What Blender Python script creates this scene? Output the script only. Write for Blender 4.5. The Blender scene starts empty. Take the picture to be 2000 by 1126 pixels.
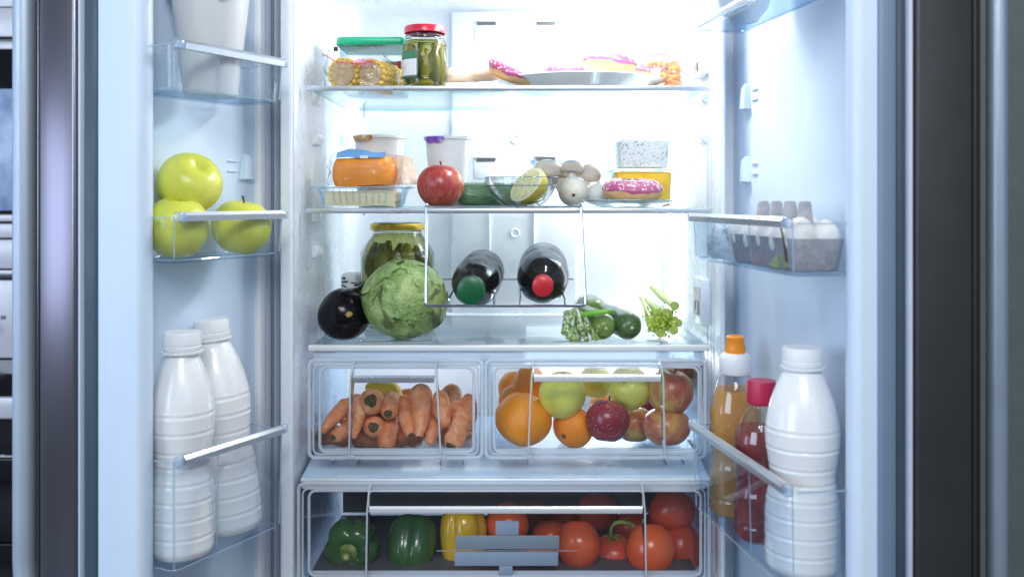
import bpy, bmesh, math, random
from mathutils import Vector, Matrix, noise
random.seed(7)
PI = math.pi
SC = bpy.context.scene
COL = SC.collection

# ------------------------------------------------------------------ camera
F, D, ZC, HOR = 1824.0, 1.55, 1.30, 388.0      # focal length in photo pixels, distance to the shelf fronts, eye height
cam_d = bpy.data.cameras.new('camera')
cam = bpy.data.objects.new('camera', cam_d)
COL.objects.link(cam)
cam.location = (0, -D, ZC)
cam.rotation_euler = (PI/2, 0, 0)
cam_d.sensor_width = 36
cam_d.lens = 36*F/2000
cam_d.shift_y = -(563-HOR)/2000
cam_d.clip_start = 0.05
cam_d.clip_end = 60
cam_d.dof.use_dof = True
cam_d.dof.focus_distance = 1.62
cam_d.dof.aperture_fstop = 4.0
SC.camera = cam

# ------------------------------------------------------------------ world, exposure
w = bpy.data.worlds.new('World'); SC.world = w; w.use_nodes = True
bg = w.node_tree.nodes['Background']
bg.inputs[0].default_value = (0.66, 0.80, 1.0, 1)
bg.inputs[1].default_value = 0.24
SC.view_settings.view_transform = 'Standard'
SC.view_settings.look = 'None'
SC.view_settings.exposure = 0.0
SC.view_settings.gamma = 1.0
SC.render.engine = 'CYCLES'
cy = SC.cycles
cy.use_denoising = True
cy.max_bounces = 16; cy.diffuse_bounces = 5; cy.glossy_bounces = 5
cy.transmission_bounces = 8; cy.transparent_max_bounces = 48
cy.caustics_reflective = False; cy.caustics_refractive = False
cy.sample_clamp_indirect = 4.0
cy.blur_glossy = 0.5

def lamp(name, loc, target, size, power, color, shape='RECTANGLE', sy=None, spread=180):
    l = bpy.data.lights.new(name, 'AREA')
    l.shape = shape; l.size = size
    if sy is not None: l.size_y = sy
    l.energy = power; l.color = color; l.spread = math.radians(spread)
    o = bpy.data.objects.new(name, l); COL.objects.link(o)
    o.location = loc
    o.rotation_euler = (Vector(target)-Vector(loc)).to_track_quat('-Z', 'Y').to_euler()
    return o
# kitchen light in front of the fridge: a cool window and small ceiling spots
lamp('window_light', (-2.5, -2.6, 1.8), (0, 0, 1.1), 1.5, 50, (0.67, 0.82, 1.0), sy=1.4)
lamp('front_fill', (0.15, -2.3, 2.35), (0, 0.1, 1.15), 0.9, 21, (1.0, 0.985, 0.96), sy=0.5)  # added soft fill above the camera to brighten the interior, no known lamp
lamp('window_light', (1.9, -3.0, 2.0), (0, 0, 1.1), 1.2, 9, (0.80, 0.88, 1.0), sy=1.2)
lamp('window_light', (-3.4, -0.75, 1.27), (0, -0.6, 1.27), 1.3, 19, (0.60, 0.68, 1.0), sy=0.95)
for i, (x, y) in enumerate([(-0.55, -1.9), (-0.48, -2.15), (-0.38, -1.8), (0.05, -1.95), (0.12, -2.2), (0.22, -1.85)]):
    lamp('ceiling_spot', (x, y, 2.45), (0, -0.1, 1.0), 0.07, 1.6, (0.92, 0.96, 1.0), 'DISK')
lamp('roof_light', (0.18, 0.0, ZC+0.405), (-0.10, -0.25, ZC-0.3), 0.22, 3.4, (0.97, 0.985, 1.0), sy=0.05)  # added out-of-view light that brightens the shelf fronts and open doors
# the fridge's own light: a lamp in the roof of the compartment and one in the right wall
lamp('roof_light', (0.10, 0.20, ZC+0.405), (0.04, 0.24, 1.0), 0.34, 2.3, (1.0, 0.985, 0.95), sy=0.12)
lamp('drawer_fill', (-0.17, 0.33, ZC-0.263), (-0.17, 0.36, ZC-0.45), 0.28, 0.5, (1.0, 0.985, 0.97), sy=0.06)  # added fill under the cover glass to brighten the left drawer
lamp('drawer_fill', (0.17, 0.452, ZC-0.33), (0.12, 0.1, ZC-0.31), 0.26, 1.1, (1.0, 0.985, 0.96), sy=0.10)  # added fill behind the right drawer, no fixture known there
lamp('side_light', (0.322, 0.36, ZC+0.05), (-0.2, 0.34, 1.18), 0.16, 3.1, (1.0, 0.985, 0.95), sy=0.56)

# ------------------------------------------------------------------ helpers
def X(px, Y): return (px-1000)/F*(D+Y)
def Z(py, Y): return ZC-(py-HOR)/F*(D+Y)
def W(p, Y): return p/F*(D+Y)
def at(px, py, Y): return Vector((X(px, Y), Y, Z(py, Y)))

class MB:
    def __init__(s): s.v = []; s.f = []
    def add(s, vs, fs, M=None):
        n = len(s.v)
        s.v += [tuple(M @ Vector(v)) if M else tuple(v) for v in vs]
        s.f += [tuple(i+n for i in f) for f in fs]
        return s
    def box(s, c, d, M=None):
        cx, cy_, cz = c; a, b, e = d[0]/2, d[1]/2, d[2]/2
        vs = [(cx+i*a, cy_+j*b, cz+k*e) for i in (-1, 1) for j in (-1, 1) for k in (-1, 1)]
        return s.add(vs, [(0,1,3,2),(4,6,7,5),(0,4,5,1),(2,3,7,6),(0,2,6,4),(1,5,7,3)], M)
    def rbox(s, c, d, r=0.003, seg=2, M=None):
        bm = bmesh.new(); bmesh.ops.create_cube(bm, size=1)
        for v in bm.verts: v.co = Vector((v.co.x*d[0], v.co.y*d[1], v.co.z*d[2]))
        r = min(r, min(d)*0.45)
        bmesh.ops.bevel(bm, geom=bm.edges[:], offset=r, segments=seg, affect='EDGES', profile=0.5)
        bm.verts.index_update()
        vs = [(v.co.x+c[0], v.co.y+c[1], v.co.z+c[2]) for v in bm.verts]
        fs = [tuple(v.index for v in f.verts) for f in bm.faces]
        bm.free(); return s.add(vs, fs, M)
    def poly(s, pts, M=None): return s.add(pts, [tuple(range(len(pts)))], M)
    def grid(s, fn, nu, nv, cu=False, cv=False, M=None):
        vs = [fn(i/(nu if cu else nu-1), j/(nv if cv else nv-1)) for i in range(nu) for j in range(nv)]
        fs = []
        for i in range(nu if cu else nu-1):
            for j in range(nv if cv else nv-1):
                a, b = i % nu, (i+1) % nu; c, d = j % nv, (j+1) % nv
                fs.append((a*nv+c, b*nv+c, b*nv+d, a*nv+d))
        return s.add(vs, fs, M)
    def lathe(s, prof, seg=32, M=None, mod=None):
        vs = []; rows = []
        for r, z in prof:
            if r < 1e-6: rows.append([len(vs)]); vs.append((0, 0, z))
            else:
                row = []
                for k in range(seg):
                    a = 2*PI*k/seg; rr = r*(mod(a, z) if mod else 1)
                    row.append(len(vs)); vs.append((rr*math.cos(a), rr*math.sin(a), z))
                rows.append(row)
        fs = []
        for A, B in zip(rows, rows[1:]):
            for k in range(seg):
                l = (k+1) % seg
                if len(A) == 1 and len(B) == 1: break
                if len(A) == 1: fs.append((A[0], B[k], B[l]))
                elif len(B) == 1: fs.append((A[k], B[0], A[l]))
                else: fs.append((A[k], B[k], B[l], A[l]))
        return s.add(vs, fs, M)
    def tube(s, pts, r, seg=8, closed=False, M=None, flat=1.0):
        pts = [Vector(p) for p in pts]; n = len(pts)
        rs = r if isinstance(r, (list, tuple)) else [r]*n
        vs = []; up = None
        for i, p in enumerate(pts):
            if closed: t = pts[(i+1) % n]-pts[i-1]
            else: t = pts[min(i+1, n-1)]-pts[max(i-1, 0)]
            t.normalize()
            if up is None:
                up = Vector((0, 0, 1)) if abs(t.z) < 0.9 else Vector((0, 1, 0))
            up = (up-t*up.dot(t)).normalized(); sd = t.cross(up)
            for k in range(seg):
                a = 2*PI*k/seg
                vs.append(p+(sd*math.cos(a)+up*math.sin(a)*flat)*rs[i])
        fs = []
        for i in range(n if closed else n-1):
            for k in range(seg):
                a, b = i*seg, ((i+1) % n)*seg; l = (k+1) % seg
                fs.append((a+k, b+k, b+l, a+l))
        if not closed:
            fs.append(tuple(range(seg))); fs.append(tuple((n-1)*seg+k for k in range(seg)))
        return s.add(vs, fs, M)
    def build(s, name, mat, parent=None, smooth=35, jitter=None):
        me = bpy.data.meshes.new(name)
        me.from_pydata(s.v, [], s.f)
        bm = bmesh.new(); bm.from_mesh(me)
        bmesh.ops.recalc_face_normals(bm, faces=bm.faces[:])
        bm.to_mesh(me); bm.free()
        if smooth is not None:
            for p in me.polygons: p.use_smooth = True
            if smooth < 180: me.set_sharp_from_angle(angle=math.radians(smooth))
        me.materials.append(mat)
        o = bpy.data.objects.new(name, me); COL.objects.link(o)
        if parent: o.parent = parent
        return o

def thing(name, label, cat, loc=(0, 0, 0), rz=0, group=None, rot=None):
    o = bpy.data.objects.new(name, None); COL.objects.link(o)
    o.empty_display_size = 0.02
    o.location = loc; o.rotation_euler = rot if rot else (0, 0, rz)
    o['label'] = label; o['category'] = cat
    if group: o['group'] = group
    return o
def tag(o, label, cat, group=None, loc=None, rot=None):
    o['label'] = label; o['category'] = cat
    if group: o['group'] = group
    if loc is not None: o.location = loc
    if rot is not None: o.rotation_euler = rot
    return o
def dup(root, label, loc, rot=None, scale=None, mat=None):
    def cp(o, par):
        c = o.copy(); COL.objects.link(c); c.parent = par
        for ch in o.children: cp(ch, c)
        return c
    r = root.copy(); COL.objects.link(r)
    for ch in root.children: cp(ch, r)
    r.location = loc; r['label'] = label
    if rot is not None: r.rotation_euler = rot
    if scale is not None: r.scale = (scale,)*3 if isinstance(scale, (int, float)) else scale
    return r

def rr(wd, dp, r, n=5):                        # rounded rectangle outline, centred
    r = min(r, wd/2-1e-5, dp/2-1e-5); out = []
    for cx, cy_, a0 in ((1, 1, 0), (-1, 1, 90), (-1, -1, 180), (1, -1, 270)):
        for k in range(n+1):
            a = math.radians(a0+90*k/n)
            out.append((cx*(wd/2-r)+r*math.cos(a), cy_*(dp/2-r)+r*math.sin(a)))
    return out
def loft(mb, loops, cap0=True, cap1=True, M=None):   # loops of equal length, closed
    n = len(loops[0]); vs = [p for l in loops for p in l]; fs = []
    for i in range(len(loops)-1):
        for k in range(n):
            l = (k+1) % n
            fs.append((i*n+k, i*n+l, (i+1)*n+l, (i+1)*n+k))
    if cap0: fs.append(tuple(range(n)))
    if cap1: fs.append(tuple((len(loops)-1)*n+k for k in range(n)))
    return mb.add(vs, fs, M)
def tray(mb, wd, dp, h, r=0.012, t=0.002, tap=0.0, z0=0.0, M=None, lip=0.0, n=5):
    """open box with real wall thickness; tap = how much narrower the bottom is on each side"""
    def lp(off, z, rad): return [(x, y, z) for x, y in rr(wd-2*off, dp-2*off, max(rad, 0.001), n)]
    L = [lp(tap+r*0.3, z0, r*0.8), lp(tap, z0+r*0.3, r)]
    if lip: L += [lp(0, z0+h-0.003, r), lp(-lip, z0+h-0.002, r+lip), lp(-lip, z0+h, r+lip)]
    else: L += [lp(0, z0+h, r)]
    L += [lp(t, z0+h, r-t), lp(tap+t, z0+r*0.3+t, r-t), lp(tap+t+r*0.3, z0+t, r*0.8-t)]
    return loft(mb, L, M=M)

# ------------------------------------------------------------------ materials
MATS = {}
def nodes(name):
    m = bpy.data.materials.new(name); m.use_nodes = True
    nt = m.node_tree; return m, nt, nt.nodes['Principled BSDF'], nt.nodes['Material Output']
def setp(b, **k):
    names = {'col': 'Base Color', 'rough': 'Roughness', 'metal': 'Metallic', 'spec': 'Specular IOR Level', 'sss': 'Subsurface Weight',
             'coat': 'Coat Weight', 'alpha': 'Alpha', 'trans': 'Transmission Weight', 'ior': 'IOR', 'sssr': 'Subsurface Scale', 'aniso': 'Anisotropic', 'coatr': 'Coat Roughness'}
    for a, v in k.items():
        if a == 'col': v = (*v, 1) if len(v) == 3 else v
        if a == 'sssr_rad': continue
        b.inputs[names[a]].default_value = v
def coord(nt, scale=(1, 1, 1)):
    tc = nt.nodes.new('ShaderNodeTexCoord'); mp = nt.nodes.new('ShaderNodeMapping')
    mp.inputs['Scale'].default_value = scale
    nt.links.new(tc.outputs['Object'], mp.inputs[0]); return mp.outputs[0]
def nz(nt, scale, detail=3, rough=0.5, vec=None, sc=(1, 1, 1), dist=0.0):
    n = nt.nodes.new('ShaderNodeTexNoise'); n.inputs['Scale'].default_value = scale
    n.inputs['Detail'].default_value = detail; n.inputs['Roughness'].default_value = rough
    n.inputs['Distortion'].default_value = dist
    nt.links.new(vec or coord(nt, sc), n.inputs['Vector']); return n.outputs['Fac']
def ramp(nt, fac, stops, interp='LINEAR'):
    r = nt.nodes.new('ShaderNodeValToRGB'); r.color_ramp.interpolation = interp
    e = r.color_ramp.elements
    while len(e) < len(stops): e.new(0.5)
    for el, (p, c) in zip(e, stops):
        el.position = p; el.color = (*c, 1) if not isinstance(c, (int, float)) else (c, c, c, 1)
    nt.links.new(fac, r.inputs[0]); return r.outputs[0]
def mixc(nt, fac, a, b, mode='MIX'):
    m = nt.nodes.new('ShaderNodeMix'); m.data_type = 'RGBA'; m.blend_type = mode
    for s, v in ((m.inputs[0], fac), (m.inputs[6], a), (m.inputs[7], b)):
        if isinstance(v, (int, float)): s.default_value = v
        elif isinstance(v, tuple): s.default_value = (*v, 1)
        else: nt.links.new(v, s)
    return m.outputs[2]
def bump(nt, b, h, strength=0.3, dist=0.001):
    bp = nt.nodes.new('ShaderNodeBump'); bp.inputs['Strength'].default_value = strength
    bp.inputs['Distance'].default_value = dist
    nt.links.new(h, bp.inputs['Height']); nt.links.new(bp.outputs[0], b.inputs['Normal']); return bp
def plain(name, col, rough=0.4, var=0.06, bmp=0.0, bs=200, **k):
    if name in MATS: return MATS[name]
    m, nt, b, o = nodes(name); setp(b, rough=rough, **k)
    f = nz(nt, 22, 4)
    lo = tuple(c*(1-var) for c in col); hi = tuple(min(1, c*(1+var)) for c in col)
    nt.links.new(ramp(nt, f, [(0.3, lo), (0.7, hi)]), b.inputs['Base Color'])
    nt.links.new(ramp(nt, nz(nt, 9, 5, 0.65), [(0.35, max(0.02, rough-0.06)), (0.65, rough+0.07)]), b.inputs['Roughness'])
    if bmp: bump(nt, b, nz(nt, bs, 3), bmp)
    MATS[name] = m; return m
def clear(name, tint=(0.96, 0.985, 1.0), edge=(0.62, 0.78, 0.92), body=(0.85, 0.92, 1.0), haze=0.03, rough=0.03, refl=1.0, wav=0.0, ws=30, epow=3.0):
    """clear plastic or glass seen as a thin wall: clear face on, tinted where one looks along it, mirror-like by Fresnel"""
    if name in MATS: return MATS[name]
    m = bpy.data.materials.new(name); m.use_nodes = True; nt = m.node_tree
    out = nt.nodes['Material Output']; nt.nodes.remove(nt.nodes['Principled BSDF'])
    lw = nt.nodes.new('ShaderNodeLayerWeight'); lw.inputs[0].default_value = 0.5
    pw = nt.nodes.new('ShaderNodeMath'); pw.operation = 'POWER'; pw.inputs[1].default_value = epow
    nt.links.new(lw.outputs['Facing'], pw.inputs[0])
    tr = nt.nodes.new('ShaderNodeBsdfTransparent')
    nt.links.new(mixc(nt, pw.outputs[0], tint, edge), tr.inputs[0])
    gl = nt.nodes.new('ShaderNodeBsdfGlossy'); gl.inputs['Roughness'].default_value = rough
    fr = nt.nodes.new('ShaderNodeMath'); fr.operation = 'POWER'; fr.inputs[1].default_value = 5.0
    nt.links.new(lw.outputs['Facing'], fr.inputs[0])
    df = nt.nodes.new('ShaderNodeBsdfDiffuse'); df.inputs[0].default_value = (*body, 1)
    ad = nt.nodes.new('ShaderNodeMixShader'); ad.inputs[0].default_value = haze
    nt.links.new(tr.outputs[0], ad.inputs[1]); nt.links.new(df.outputs[0], ad.inputs[2])
    mx = nt.nodes.new('ShaderNodeMixShader')
    mm = nt.nodes.new('ShaderNodeMath'); mm.operation = 'MULTIPLY_ADD'; mm.inputs[1].default_value = 0.8*refl; mm.inputs[2].default_value = 0.04*refl; mm.use_clamp = True
    nt.links.new(fr.outputs[0], mm.inputs[0]); nt.links.new(mm.outputs[0], mx.inputs[0])
    nt.links.new(ad.outputs[0], mx.inputs[1]); nt.links.new(gl.outputs[0], mx.inputs[2])
    nt.links.new(mx.outputs[0], out.inputs[0])
    if wav:
        bp = nt.nodes.new('ShaderNodeBump'); bp.inputs['Strength'].default_value = wav; bp.inputs['Distance'].default_value = 0.004
        nt.links.new(nz(nt, ws, 4), bp.inputs['Height'])
        nt.links.new(bp.outputs[0], gl.inputs['Normal']); nt.links.new(bp.outputs[0], lw.inputs['Normal'])
    MATS[name] = m; return m

liner = plain('liner_plastic', (0.79, 0.85, 0.92), 0.28, 0.01, spec=0.4)
door_liner = plain('door_liner_plastic', (0.64, 0.75, 0.88), 0.42, 0.015, spec=0.35)
trim_white = plain('trim_white', (0.80, 0.83, 0.86), 0.3, 0.01)
alu = plain('satin_aluminium', (0.60, 0.65, 0.71), 0.30, 0.02, metal=0.75)
alu_light = plain('pale_aluminium', (0.84, 0.87, 0.89), 0.38, 0.02, metal=0.25)
chrome = plain('chrome_wire', (0.50, 0.53, 0.60), 0.16, 0.02, metal=1.0)
gasket = plain('gasket_rubber', (0.045, 0.075, 0.11), 0.5, 0.05)
gasket_pale = plain('gasket_pale', (0.55, 0.63, 0.74), 0.45, 0.03)
dark_gap = plain('dark_gap', (0.012, 0.012, 0.014), 0.6, 0.1)
plas = clear('clear_plastic', tint=(0.985, 0.993, 1.0), haze=0.006, refl=0.55)
plas_edge = clear('clear_plastic_edge', tint=(0.80, 0.89, 0.97), edge=(0.42, 0.60, 0.80), body=(0.75, 0.87, 0.98), haze=0.24, rough=0.06, refl=2.2)
glass = clear('shelf_glass', tint=(0.965, 0.985, 0.985), edge=(0.84, 0.93, 0.95), haze=0.01, refl=0.8)
glass_edge = clear('glass_edge', tint=(0.80, 0.93, 0.93), edge=(0.55, 0.78, 0.80), body=(0.7, 0.9, 0.9), haze=0.12)
drawer_edge = clear('drawer_edge', tint=(0.86, 0.93, 0.99), edge=(0.45, 0.64, 0.85), body=(0.88, 0.94, 1.0), haze=0.55, rough=0.06, refl=2.2)
film = clear('plastic_film', tint=(0.97, 0.975, 0.98), edge=(0.80, 0.84, 0.9), haze=0.025, rough=0.12, refl=0.9, wav=0.8, ws=45)
jar_glass = clear('jar_glass', tint=(0.97, 0.985, 0.975), edge=(0.16, 0.22, 0.20), haze=0.0, refl=1.2, epow=5)
bowl_glass = clear('bowl_glass', tint=(0.95, 0.97, 0.97), edge=(0.10, 0.17, 0.22), haze=0.0, refl=1.6, epow=3.5)
ge = clear('bowl_rim', tint=(0.70, 0.78, 0.80), edge=(0.12, 0.18, 0.22), haze=0.05, refl=2.0, epow=2)
pet = clear('bottle_plastic', tint=(0.95, 0.96, 0.97), edge=(0.45, 0.52, 0.60), haze=0.03, refl=1.3, epow=4)

def brushed(name, col, rough=0.32, sc=(150, 150, 2)):
    m, nt, b, o = nodes(name); setp(b, rough=rough, metal=0.9)
    f = nz(nt, 1.0, 3, vec=coord(nt, sc))
    nt.links.new(ramp(nt, f, [(0.3, tuple(c*0.97 for c in col)), (0.7, tuple(c*1.03 for c in col))]), b.inputs['Base Color'])
    bump(nt, b, f, 0.03, 0.0003); return m
steel = brushed('brushed_steel', (0.22, 0.215, 0.24), 0.28)
steel_dark = plain('dark_steel', (0.046, 0.046, 0.049), 0.42, 0.06, metal=0.3)
steel_pale = plain('pale_steel', (0.86, 0.87, 0.93), 0.35, 0.02, metal=0.1)
# ------------------------------------------------------------------ setting behind the fridge
fl = MB().box((0, 1, -0.02), (9, 9, 0.04)).build('floor', plain('floor_tile', (0.16, 0.16, 0.17), 0.4)); fl['kind'] = 'structure'
wl = MB().box((2.35, 1.2, 1.4), (2.8, 0.1, 2.9)).build('wall', plain('wall_paint', (0.26, 0.32, 0.305), 0.8, 0.05, bmp=0.15, bs=90)); wl['kind'] = 'structure'

# built-in oven column beside the fridge, seen past the left door
YO = 1.3
ov = thing('built_in_oven', 'steel and black glass oven column at the left edge behind the door', 'oven', (X(0, YO), YO, 0))
def opart(name, y0, y1, mat, dy=0.0, th=0.03, x0=-170, x1=60, sub=None, r=0.002):
    a, b = Z(y1, YO), Z(y0, YO)
    return MB().rbox(((X(x0, YO)+X(x1, YO))/2-X(0, YO), th/2-dy, (a+b)/2), (X(x1, YO)-X(x0, YO), th, b-a), r).build(name, mat, sub or ov)
black = plain('black_glass', (0.006, 0.007, 0.010), 0.08)
mirror_blue = plain('pane_reflection', (0.42, 0.58, 0.95), 0.25, 0.25)  # blue window reflection put into the pane's own colour
pale = steel_pale
opart('top_panel', -260, 13, pale); opart('fascia', 16, 72, pale, 0.004)
opart('shadow_gap', 73, 80, black, -0.012); opart('trim_strip', 81, 96, pale)
win = opart('oven_window', 98, 414, black)
opart('pane', 174, 411, mirror_blue, 0.006, 0.01, sub=win)
opart('trim_strip', 419, 432, pale); opart('trim_strip', 437, 464, pale)
opart('drawer_front', 468, 524, pale, 0.004); opart('trim_strip', 527, 543, steel)
opart('control_panel', 547, 698, pale, 0.004)
opart('lower_oven_door', 702, 888, black)
opart('door_handle', 771, 814, pale, 0.03, 0.02, r=0.009)
opart('chrome_line', 889, 892, pale, 0.004)
opart('lower_drawer', 896, 1058, black); opart('plinth', 1062, 1500, black)
for k in range(3):
    MB().box((X(-6+11*k, YO)-X(0, YO), -0.0315, Z(883, YO)), (W(7, YO), 0.001, W(2, YO))).build('printed_dash', pale, ov)
MB().lathe([(0, 0), (0.017, 0), (0.015, 0.02), (0, 0.02)], 20, Matrix.Translation((X(-12, YO)-X(0, YO), -0.005, Z(640, YO))) @ Matrix.Rotation(PI/2, 4, 'X')).build('knob', black, ov)
MB().box((X(8, YO)-X(0, YO), -0.006, Z(619, YO)), (W(9, YO), 0.002, W(7, YO))).build('printed_symbol', plain('print_grey', (0.2, 0.22, 0.26), 0.5), ov)
MB().box((X(-60, YO)-X(0, YO), 0.04+0.25, 1.0), (0.42, 0.48, 2.0)).build('cabinet', plain('cabinet_dark', (0.05, 0.05, 0.055), 0.5), ov)

# ------------------------------------------------------------------ the refrigerator
XL, XR, YB, YFR = -0.352, 0.336, 0.465, -0.045
ZT, ZB = ZC+0.4176, 0.50
fr = thing('refrigerator', 'tall white-lined refrigerator standing with both steel doors open, brightly lit inside', 'refrigerator', (0, 0.0, 0))
# inner liner: one shell with rounded back corners
mb = MB(); plan = [(XL, YFR)]
rc = 0.045
for k in range(9):
    a = math.radians(180-90*k/8); plan.append((XL+rc+rc*math.cos(a), YB-rc+rc*math.sin(a)))
for k in range(9):
    a = math.radians(90-90*k/8); plan.append((XR-rc+rc*math.cos(a), YB-rc+rc*math.sin(a)))
plan.append((XR, YFR))
zs = [ZB, ZT-0.03]; insets = [0, 0]
for k in range(1, 6):
    a = PI/2*k/5; zs.append(ZT-0.03+0.03*math.sin(a)); insets.append(0.03*(1-math.cos(a)))
vs = []; n = len(plan)
for z, ins in zip(zs, insets):
    for x, y in plan:
        xx = x+(ins if x < 0 else -ins) if abs(x) > 0.25 else x
        vs.append((xx, y if y < YFR+0.01 else y-ins, z))
fs = [(i*n+k, i*n+k+1, (i+1)*n+k+1, (i+1)*n+k) for i in range(len(zs)-1) for k in range(n-1)]
fs.append(tuple((len(zs)-1)*n+k for k in range(n))); fs.append(tuple(range(n)))
mb.add(vs, fs).build('inner_liner', liner, fr, 50)
# flange round the opening and outer cabinet
for nm, a, b in (('front_flange', XL-0.022, XL), ('front_flange', XR, XR+0.008)):
    MB().rbox(((a+b)/2, YFR+0.012, (ZB+ZT+0.1)/2), (b-a-0.0005, 0.03, ZT+0.1-ZB), 0.006, 3).build(nm, liner, fr)
MB().rbox((0, YFR+0.012, ZT+0.06), (XR-XL, 0.03, 0.1), 0.006).build('front_flange', liner, fr)
cabm = steel_dark
MB().box((XL-0.055, 0.33, 1.05), (0.02, 0.48, 1.7)).build('side_panel', cabm, fr)
MB().box((XR+0.055, 0.33, 1.05), (0.02, 0.48, 1.7)).build('side_panel', cabm, fr)
MB().box((0, YB+0.10, 1.05), (0.80, 0.02, 1.7)).build('rear_panel', cabm, fr)
MB().box((0, 0.25, 1.89), (0.80, 0.62, 0.02)).build('top_panel', cabm, fr)
MB().box((0, 0.25, 0.25), (0.80, 0.60, 0.46)).build('freezer_front', cabm, fr)

# back air-duct panel with vents
YP = YB-0.018
bx0, bx1 = X(881, YP), X(1128, YP); bz0, bz1 = Z(612, YP), Z(22, YP)
mb = MB(); mb.rbox(((bx0+bx1)/2, YB-0.008, (bz0+bz1)/2), (bx1-bx0, 0.020, bz1-bz0), 0.006, 3)
duct = mb.build('duct_panel', liner, fr)
vent_dark = plain('vent_shadow', (0.10, 0.12, 0.13), 0.7)
YV = YP-0.001
for px, py in ((950, 45), (1066, 45), (949, 311), (1066, 309)):
    hood = MB()
    hood.rbox((X(px, YV), YV, Z(py-4, YV)), (W(46, YV), 0.008, W(4, YV)), 0.002)
    hood.rbox((X(px, YV), YV, Z(py+20, YV)), (W(46, YV), 0.003, W(36, YV)), 0.0015)
    hd = hood.build('vent', liner, duct)
    MB().box((X(px, YV), YV-0.001, Z(py+1.5, YV)), (W(37, YV), 0.003, W(7, YV))).build('vent_slot', vent_dark, duct)
for py in (103, 272, 455):
    MB().lathe([(0.0085, 0.001), (0.0105, 0.003), (0.0085, 0.0045), (0.006, 0.002), (0, 0.002)], 24, Matrix.Translation((X(1006, YV), YV+0.0012, Z(py, YV))) @ Matrix.Rotation(PI/2, 4, 'X')).build('screw_cap', liner, duct)
for px in (956, 1043):
    MB().rbox((X(px, YV), YV-0.002, Z(470, YV)), (0.003, 0.006, W(170, YV)), 0.001).build('duct_rib', liner, duct)
MB().rbox((X(1000, YV), YB-0.03, Z(617, YB-0.03)), (XR-XL-0.1, 0.05, 0.012), 0.004).build('rear_ledge', liner, fr)

# moulded shelf supports on the side walls
def support(px, py, side, w_=28, h_=26):
    x = XL if side < 0 else XR
    Y = abs(x)*F/abs(px-1000)-D
    mb = MB(); l = 0.055; p = 0.013; h = W(h_, Y)
    prof = [(0, h*0.5), (0, -h*0.5), (p*0.7, -h*0.35), (p, h*0.15), (p*0.8, h*0.5)]
    loops = []
    for t, s in ((-0.5, 0.75), (-0.44, 1.0), (0.3, 0.9), (0.5, 0.5)):
        loops.append([(x-side*(-a*-1)*s if False else x-side*a*s, Y+l*t, Z(py, Y)+b*s) for a, b in prof])
    loft(mb, loops); return mb.build('shelf_support', liner, fr, 40)
for px, py in ((616, 196), (616, 274), (616, 424), (616, 492), (668, 196), (668, 274)): support(px, py, -1)
for px, py in ((1376, 194), (1376, 271)): support(px, py, 1)

# sensor housing low on the left wall
sensor = MB(); ys = 0.23
sx = XL+0.008
sensor.rbox((X(681, ys), ys+0.03, Z(556, ys)), (W(34, ys), 0.06, W(46, ys)), 0.010, 4)
sh = sensor.build('sensor_housing', liner, fr)
for k, (dx, dy, ww, hh, an) in enumerate([(-9, -13, 5, 4, 0), (-7, -6, 11, 3, 4), (9, -4, 10, 2, -8), (-7, 3, 12, 3, -25), (-6, 11, 9, 3, -15)]):
    M = Matrix.Translation((X(681+dx, ys), ys-0.0005, Z(556+dy, ys))) @ Matrix.Rotation(math.radians(-an), 4, 'Y')
    MB().box((0, 0, 0), (W(ww, ys), 0.002, W(hh, ys)), M).build('vent_slot', dark_gap, sh)

# lamp covers in the right wall and roof
def lampcover(y0, y1, px=1383, name='light_cover'):
    Y = XR*F/(px-1000)-D
    h = Z(y0, Y)-Z(y1, Y)
    o = MB().rbox((XR-0.006, Y+0.03, (Z(y0, Y)+Z(y1, Y))/2), (0.014, 0.075, h), 0.003).build(name, liner, fr)
    return o, Y, h
for (y0, y1, marks) in ((92, 146, 0), (544, 636, 1)):
    o, Y, h = lampcover(y0, y1)
    zc_ = (Z(y0, Y)+Z(y1, Y))/2
    MB().box((XR-0.0135, Y+0.03, zc_), (0.002, 0.052, h*0.62)).build('button_strip', plain('strip_grey', (0.55, 0.50, 0.53), 0.3), o)
    MB().box((XR-0.0148, Y+0.018, zc_-h*0.14), (0.002, 0.012, h*0.28)).build('display', plain('display_dark', (0.05, 0.12, 0.13), 0.2), o)
    MB().box((XR-0.0148, Y+0.040, zc_-h*0.10), (0.002, 0.008, h*0.2)).build('symbol', plain('symbol_grey', (0.3, 0.33, 0.36), 0.3), o)
emi = bpy.data.materials.new('lamp_glow'); emi.use_nodes = True
_b = emi.node_tree.nodes['Principled BSDF']; _b.inputs['Emission Color'].default_value = (1, 0.985, 0.96, 1); _b.inputs['Emission Strength'].default_value = 2.5
_b.inputs['Base Color'].default_value = (0.9, 0.9, 0.9, 1)
MB().rbox((XR-0.004, 0.36, ZC+0.05), (0.008, 0.17, 0.58), 0.003).build('light_panel', emi, fr)
MB().rbox((0.17, YB-0.006, ZC-0.33), (0.28, 0.008, 0.11), 0.003).build('light_panel', emi, fr)  # glowing panel added behind the right drawer to whiten its back
MB().rbox((0.10, 0.20, ZT-0.004), (0.36, 0.14, 0.012), 0.005).build('light_panel', emi, fr)
MB().rbox((X(752, 0.30), 0.30, ZT-0.014), (0.045, 0.06, 0.03), 0.008).build('roof_moulding', liner, fr)

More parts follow.
